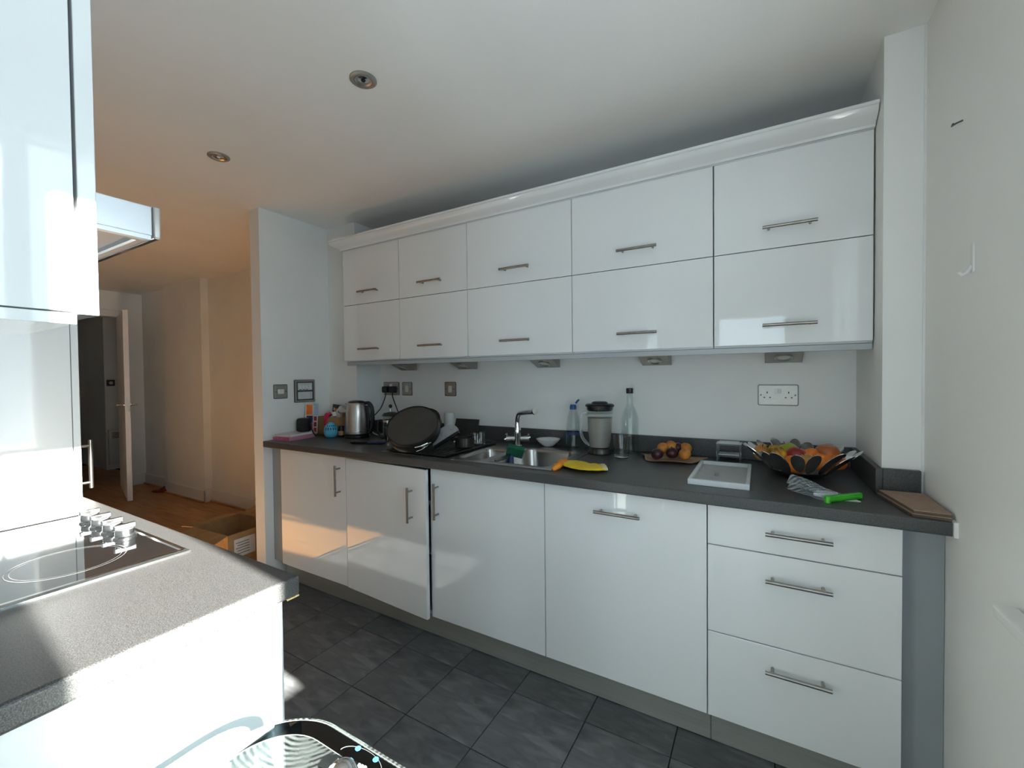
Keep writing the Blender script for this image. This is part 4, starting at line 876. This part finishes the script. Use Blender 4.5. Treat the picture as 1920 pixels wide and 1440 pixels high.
# ------------------------------------------------------------------ white tray and clear stand
t = thing('white_tray', 'white shallow rectangular tray with a raised rim on the worktop', 'tray', (2.43, -.41, .91))
x0, x1, y0, y1 = 2.333, 2.525, -.598, -.222
mesh('floor', box(x0+.012, x1-.012, y0+.012, y1-.012, .911, .916), MT['frame_inner'], t)
mesh('rim', cells([x0, x0+.013, x1-.013, x1], [y0, y0+.013, y1-.013, y1], {(1, 1)}, .910, .930), MT['frame_white'], t, bevel=.002)
k = onz(1344, 891, .918); mesh('clip', [cbox((k.x, k.y, .921), (.012, .004, .010)), cbox((k.x, k.y+.014, .921), (.012, .004, .010)), cbox((k.x-.005, k.y+.007, .918), (.003, .018, .004))], MT['plate_steel'], t)
t = thing('acrylic_stand', 'small clear acrylic two-tier stand against the upstand', 'stand', (2.43, -.085, .91))
for z in (.935, .985): mesh('shelf', box(2.385, 2.485, -.13, -.045, z, z+.006), MT['clear_plastic'], t, bevel=.001)
for x in (2.39, 2.48):
    for y in (-.125, -.05): mesh('post', cyl((x, y, .91), .004, .075, 10), MT['clear_plastic'], t, smooth=50)
for z in (.9415, .9915): mesh('card', box(2.395, 2.475, -.12, -.055, z, z+.004), MT['frame_white'], t)
# ------------------------------------------------------------------ fruit bowl of steel petals
c = Vector((2.683, -.268, .91))
t = thing('fruit_bowl', 'wide polished steel bowl made of oval petals holding fruit', 'bowl', c)
mesh('base', lathe([(0, .002), (.055, .002), (.075, .008), (.10, .022), (.105, .026), (.10, .027), (.075, .012), (.055, .006), (0, .005)], 48, c), MT['tin_dark'], t, smooth=50)
rng = random.Random(3); NP = 19
for k in range(NP):
    a = 2*PI*k/NP+rng.uniform(-.05, .05); L = .060+rng.uniform(-.008, .008); Wd = .0225+rng.uniform(-.003, .004)
    r0 = .146; z0 = .066+rng.uniform(-.004, .006)
    er = Vector((math.cos(a), math.sin(a), 0)); up = (er*.74+Vector((0, 0, .67))).normalized(); tg = Vector((-math.sin(a), math.cos(a), 0)); nn = tg.cross(up)
    o = c+er*r0+Vector((0, 0, z0)); tw = rng.uniform(-.25, .25)
    out = []
    for q in range(22):
        b = 2*PI*q/22; x = Wd*math.cos(b)*(1+.15*math.sin(b)); y = L*math.sin(b); x2 = x*math.cos(tw)-y*math.sin(tw)*.3; bend = -.12*(x/Wd)**2*.02
        out.append((x2, y, bend))
    v = [tuple(o+tg*x+up*y+nn*(b+s*.0012)) for s in (-1, 1) for x, y, b in out]; n = 22
    mesh('petal', (v, [tuple(range(n)), tuple(range(2*n-1, n-1, -1))]+[(i, (i+1) % n, n+(i+1) % n, n+i) for i in range(n)]), MT['polished_steel'], t)
FB = (('apple', 'yellow and red apple at the tray side of the fruit bowl', 1431, 848, -.215, .036, 'apple_mixed', .92), ('apple', 'green apple at the back of the fruit bowl', 1477, 845, -.20, .036, 'apple_green', .92),
      ('apple', 'deep red apple in the middle of the fruit bowl', 1494, 853, -.255, .036, 'apple_red', .9), ('mango', 'red and yellow mango at the pillar side of the fruit bowl', 1551, 850, -.235, .042, 'mango', .85),
      ('orange', 'small orange between the red apple and the mango', 1521, 854, -.25, .030, 'orange_peel', .96), ('orange', 'large orange at the front of the fruit bowl', 1489, 871, -.325, .037, 'orange_peel', .96),
      ('orange', 'orange under the mango at the front of the fruit bowl', 1542, 867, -.305, .036, 'orange_peel', .96), ('orange', 'orange nearest the pillar in the fruit bowl', 1568, 867, -.265, .033, 'orange_peel', .96),
      ('pear', 'yellow-red pear lying behind the front oranges', 1514, 867, -.315, .030, 'apple_mixed', 1.15))
for nm, lb_, px, py, y, r, m, sq in FB: fruit(nm, lb_, px, py, y, r, m, sq, stem=(nm in ('apple', 'pear')), zmin=.918, grp='fruit in the steel bowl')
for k, (pts, lb_) in enumerate((([(1441, 838), (1452, 846), (1457, 858), (1452, 868)], 'spotted banana curving over the bowl edge'), ([(1449, 838), (1462, 844), (1469, 856), (1466, 866)], 'overripe dark-tipped banana beside the green apple'))):
    path = bez([ony(px, py, -.275+.012*k) for px, py in pts], 7); n = len(path)
    t2 = thing('banana', lb_, 'banana', path[n//2], 'fruit in the steel bowl')
    mesh('peel', tube(path, [.006+.010*math.sin(PI*min(1, (i+1.5)/(n+1)))**.6 for i in range(n)], 9), MT['banana'], t2, smooth=70)
    mesh('tip', tube([path[0], Vector(path[0])*2-Vector(path[2])], [.006, .004], 8), MT['stem_brown'], t2, smooth=50)
# ------------------------------------------------------------------ freezer bag with green clip
q0, q1 = onz(1549, 934, .922), onz(1613, 927, .922)
t = thing('food_bag', 'crumpled clear food bag closed with a bright green clip', 'bag', ((q0.x+q1.x)/2, (q0.y+q1.y)/2+.04, .91))
dv = (q1-q0); Lc = dv.length; ang2 = math.atan2(dv.y, dv.x); Mb = TR(((q0.x+q1.x)/2, (q0.y+q1.y)/2, .918), ang2)
cl = mesh('clip', xf(box(-Lc/2, Lc/2, -.008, .006, -.008, .010), Mb), MT['clip_green'], t, bevel=.003)
mesh('clip_arm', xf(box(-Lc/2-.004, Lc/2-.012, -.013, -.0085, -.002, .006), Mb), MT['clip_green'], cl, bevel=.002)
mesh('clip_hinge', xf(cyl((-Lc/2+.001, -.004, -.008), .009, .020, 16), Mb), MT['clip_green'], cl, smooth=40)
top = ony(1548, 884, -.43)
def film(s, u, v):
    w = Lc*(.46-.10*v); x = (u-.5)*2*w-.055*v
    y = .004+.100*v; lift = (.014+.074*v*(1-.25*v))*(1.15-.9*u) if s > 0 else .002+.040*v*v*(1.1-u)
    z = lift*math.sin(PI*(.06+.88*u))**.4+.005*math.sin(9*u+5*v)*v+.003*math.sin(23*u+3)*v
    return tuple(Mb @ Vector((x, y, max(z-.008, -.0065))))
mesh('film', [grid(lambda u, v: film(1, u, v), 22, 18), grid(lambda u, v: film(-1, u, v), 22, 18)], MT['bag_film'], t, smooth=25)
mesh('contents', xf(cbox((.006, .045, .0), (.055, .055, .010)), Mb @ TR((0, 0, 0), .5)), MT['paper'], t, bevel=.002)
mesh('tail', xf(prism([(-.008, -.010), (.036, -.010), (.030, -.030), (.022, -.034)], -.007, -.0062), Mb), MT['paper'], t)
# ------------------------------------------------------------------ boards in the corner
for k, lb_ in enumerate(('lower brown hardboard sheet in the corner by the side wall', 'upper brown hardboard sheet stacked in the corner by the side wall')):
    t = thing('hardboard_sheet', lb_, 'board', (2.93, -.58, .91+.0095*k), 'brown boards in the corner')
    pts = [(2.874+.004*k, -.472), (2.986, -.466), (2.985, -.690), (2.908+.004*k, -.684)]
    mesh('core', prism(pts, .9102+.0095*k, .9172+.0095*k), MT['mdf_edge'], t)
    mesh('face', prism(pts, .9172+.0095*k, .9192+.0095*k), MT['mdf'], t)
# ------------------------------------------------------------------ living room and hall
t = thing('moving_box', 'large open cardboard box with a white label on the wooden floor', 'box', (-.62, -.55, 0))
# rim corners from the picture, box standing on the floor
BXa = TR((-.66, -.60, 0), .06); w, d, hgt = .40, .32, .27
for g in (box(-w/2, w/2, -d/2, -d/2+.005, 0, hgt), box(-w/2, w/2, d/2-.005, d/2, 0, hgt), box(-w/2, -w/2+.005, -d/2+.005, d/2-.005, 0, hgt), box(w/2-.005, w/2, -d/2+.005, d/2-.005, 0, hgt)): mesh('side', xf(g, BXa), MT['card'], t)
mesh('bottom', xf(box(-w/2+.005, w/2-.005, -d/2+.005, d/2-.005, 0, .006), BXa), MT['card_inside'], t)
mesh('flap', xf(box(-w/2, w/2, -.15, 0, -.004, 0), BXa @ TR((0, -d/2, hgt+.004), 0, .35)), MT['card'], t)
mesh('flap', xf(box(-.15, 0, -d/2, d/2, -.004, 0), BXa @ TR((-w/2, 0, hgt+.004), 0, 0, -.12)), MT['card'], t)
mesh('flap', xf(box(-w/2, w/2, 0, .15, -.004, 0), BXa @ TR((0, d/2, hgt+.004), 0, .25)), MT['card'], t)
lb2 = mesh('shipping_label', xf(box(w/2, w/2+.001, -.12, .02, .11, .23), BXa), MT['paper'], t)
for k in range(5): mesh('print_line', xf(box(w/2+.001, w/2+.0015, -.11+.01*(k % 2), -.02, .13+.018*k, .134+.018*k), BXa), MT['plate_dark'], lb2)
# red slipper pair by the skirting
for k, (px, py) in enumerate(((305, 922), (322, 917))):
    p = onz(px, py, 0)
    t = thing('slipper', ('dark red slipper on the wooden floor, the one farther from the skirting', 'dark red slipper touching the skirting board')[k], 'slipper', p, 'red slippers')
    Ms = TR(p, .5+.2*k)
    mesh('sole', xf(prism([(.13*math.cos(a)*(1 if math.cos(a) > 0 else .95), .045*math.sin(a)) for a in [2*PI*q/20 for q in range(20)]], 0.001, .016), Ms), MT['red_shoe'], t)
    mesh('upper', xf(grid(lambda u, v: (.02+.10*v, .046*math.cos(PI*u)*(1-.35*v*v), .014+.05*math.sin(PI*u)*(1-.55*v)), 12, 6), Ms), MT['red_shoe'], t, smooth=70, solid=.004)
# panel heater on the hall wall
HX = -5.6
p, q = onx(200, 806, HX), onx(226, 868, HX)
t = thing('panel_heater', 'white electric panel heater on the dim hall wall', 'heater', (HX+.04, (p.y+q.y)/2, q.z))
y0, y1 = min(p.y, q.y), max(p.y, q.y)
mesh('body', box(HX+.02, HX+.085, max(y0, .175), y1+.2, q.z, p.z), MT['white_plastic'], t, bevel=.006)
for k in range(5): mesh('grille_slat', box(HX+.085, HX+.088, max(y0, .175)+.03, y1+.17, p.z-.12+.018*k, p.z-.112+.018*k), MT['plate_dark'], t)
mesh('bracket', box(HX, HX+.02, y1-.02, y1+.06, q.z+.1, p.z-.1), MT['plate_steel'], t)
p, q = onx(219, 640, HX), onx(226, 722, HX)
t = thing('framed_picture', 'dark framed picture hanging in the dim hall', 'picture', (HX, p.y, q.z))
mesh('frame', xf(box(0, .02, p.y, p.y+.45, q.z, p.z), TR((HX, 0, 0))), MT['plate_dark'], t, bevel=.003)
mesh('image', xf(box(.02, .022, p.y+.03, p.y+.42, q.z+.03, p.z-.03), TR((HX, 0, 0))), MT['picture_dark'], t)
p = onx(203, 718, HX)
t = thing('thermostat', 'small thermostat on the corner of the hall wall', 'switch', (HX, .24, p.z))
mesh('case', box(HX, HX+.02, .19, .28, p.z-.045, p.z+.045), MT['plate_dark'], t, bevel=.003)
mesh('dial', xf(cyl((0, 0, 0), .022, .008, 20), TR((HX+.02, .235, p.z), 0, 0, PI/2)), MT['white_plastic'], t, smooth=40)
p = onz(190, 858, 0)
t = thing('shopping_bag', 'dark fabric bag on the hall floor beside the heater', 'bag', (-6.95, .45, 0))
mesh('bag', xf(grid(lambda u, v: ((.17-.03*v)*math.cos(2*PI*u), (.12-.04*v)*math.sin(2*PI*u), .30*v+.02*math.sin(5*u)*v), 24, 8), TR((-6.95, .45, .0))), MT['dark_cloth'], t, smooth=70, solid=.004)
mesh('bag_handle', xf(tube(bez([(-.07, 0, .29), (-.05, 0, .40), (.05, 0, .40), (.07, 0, .29)], 5), .006, 8), TR((-6.95, .45, 0))), MT['dark_cloth'], t, smooth=50)
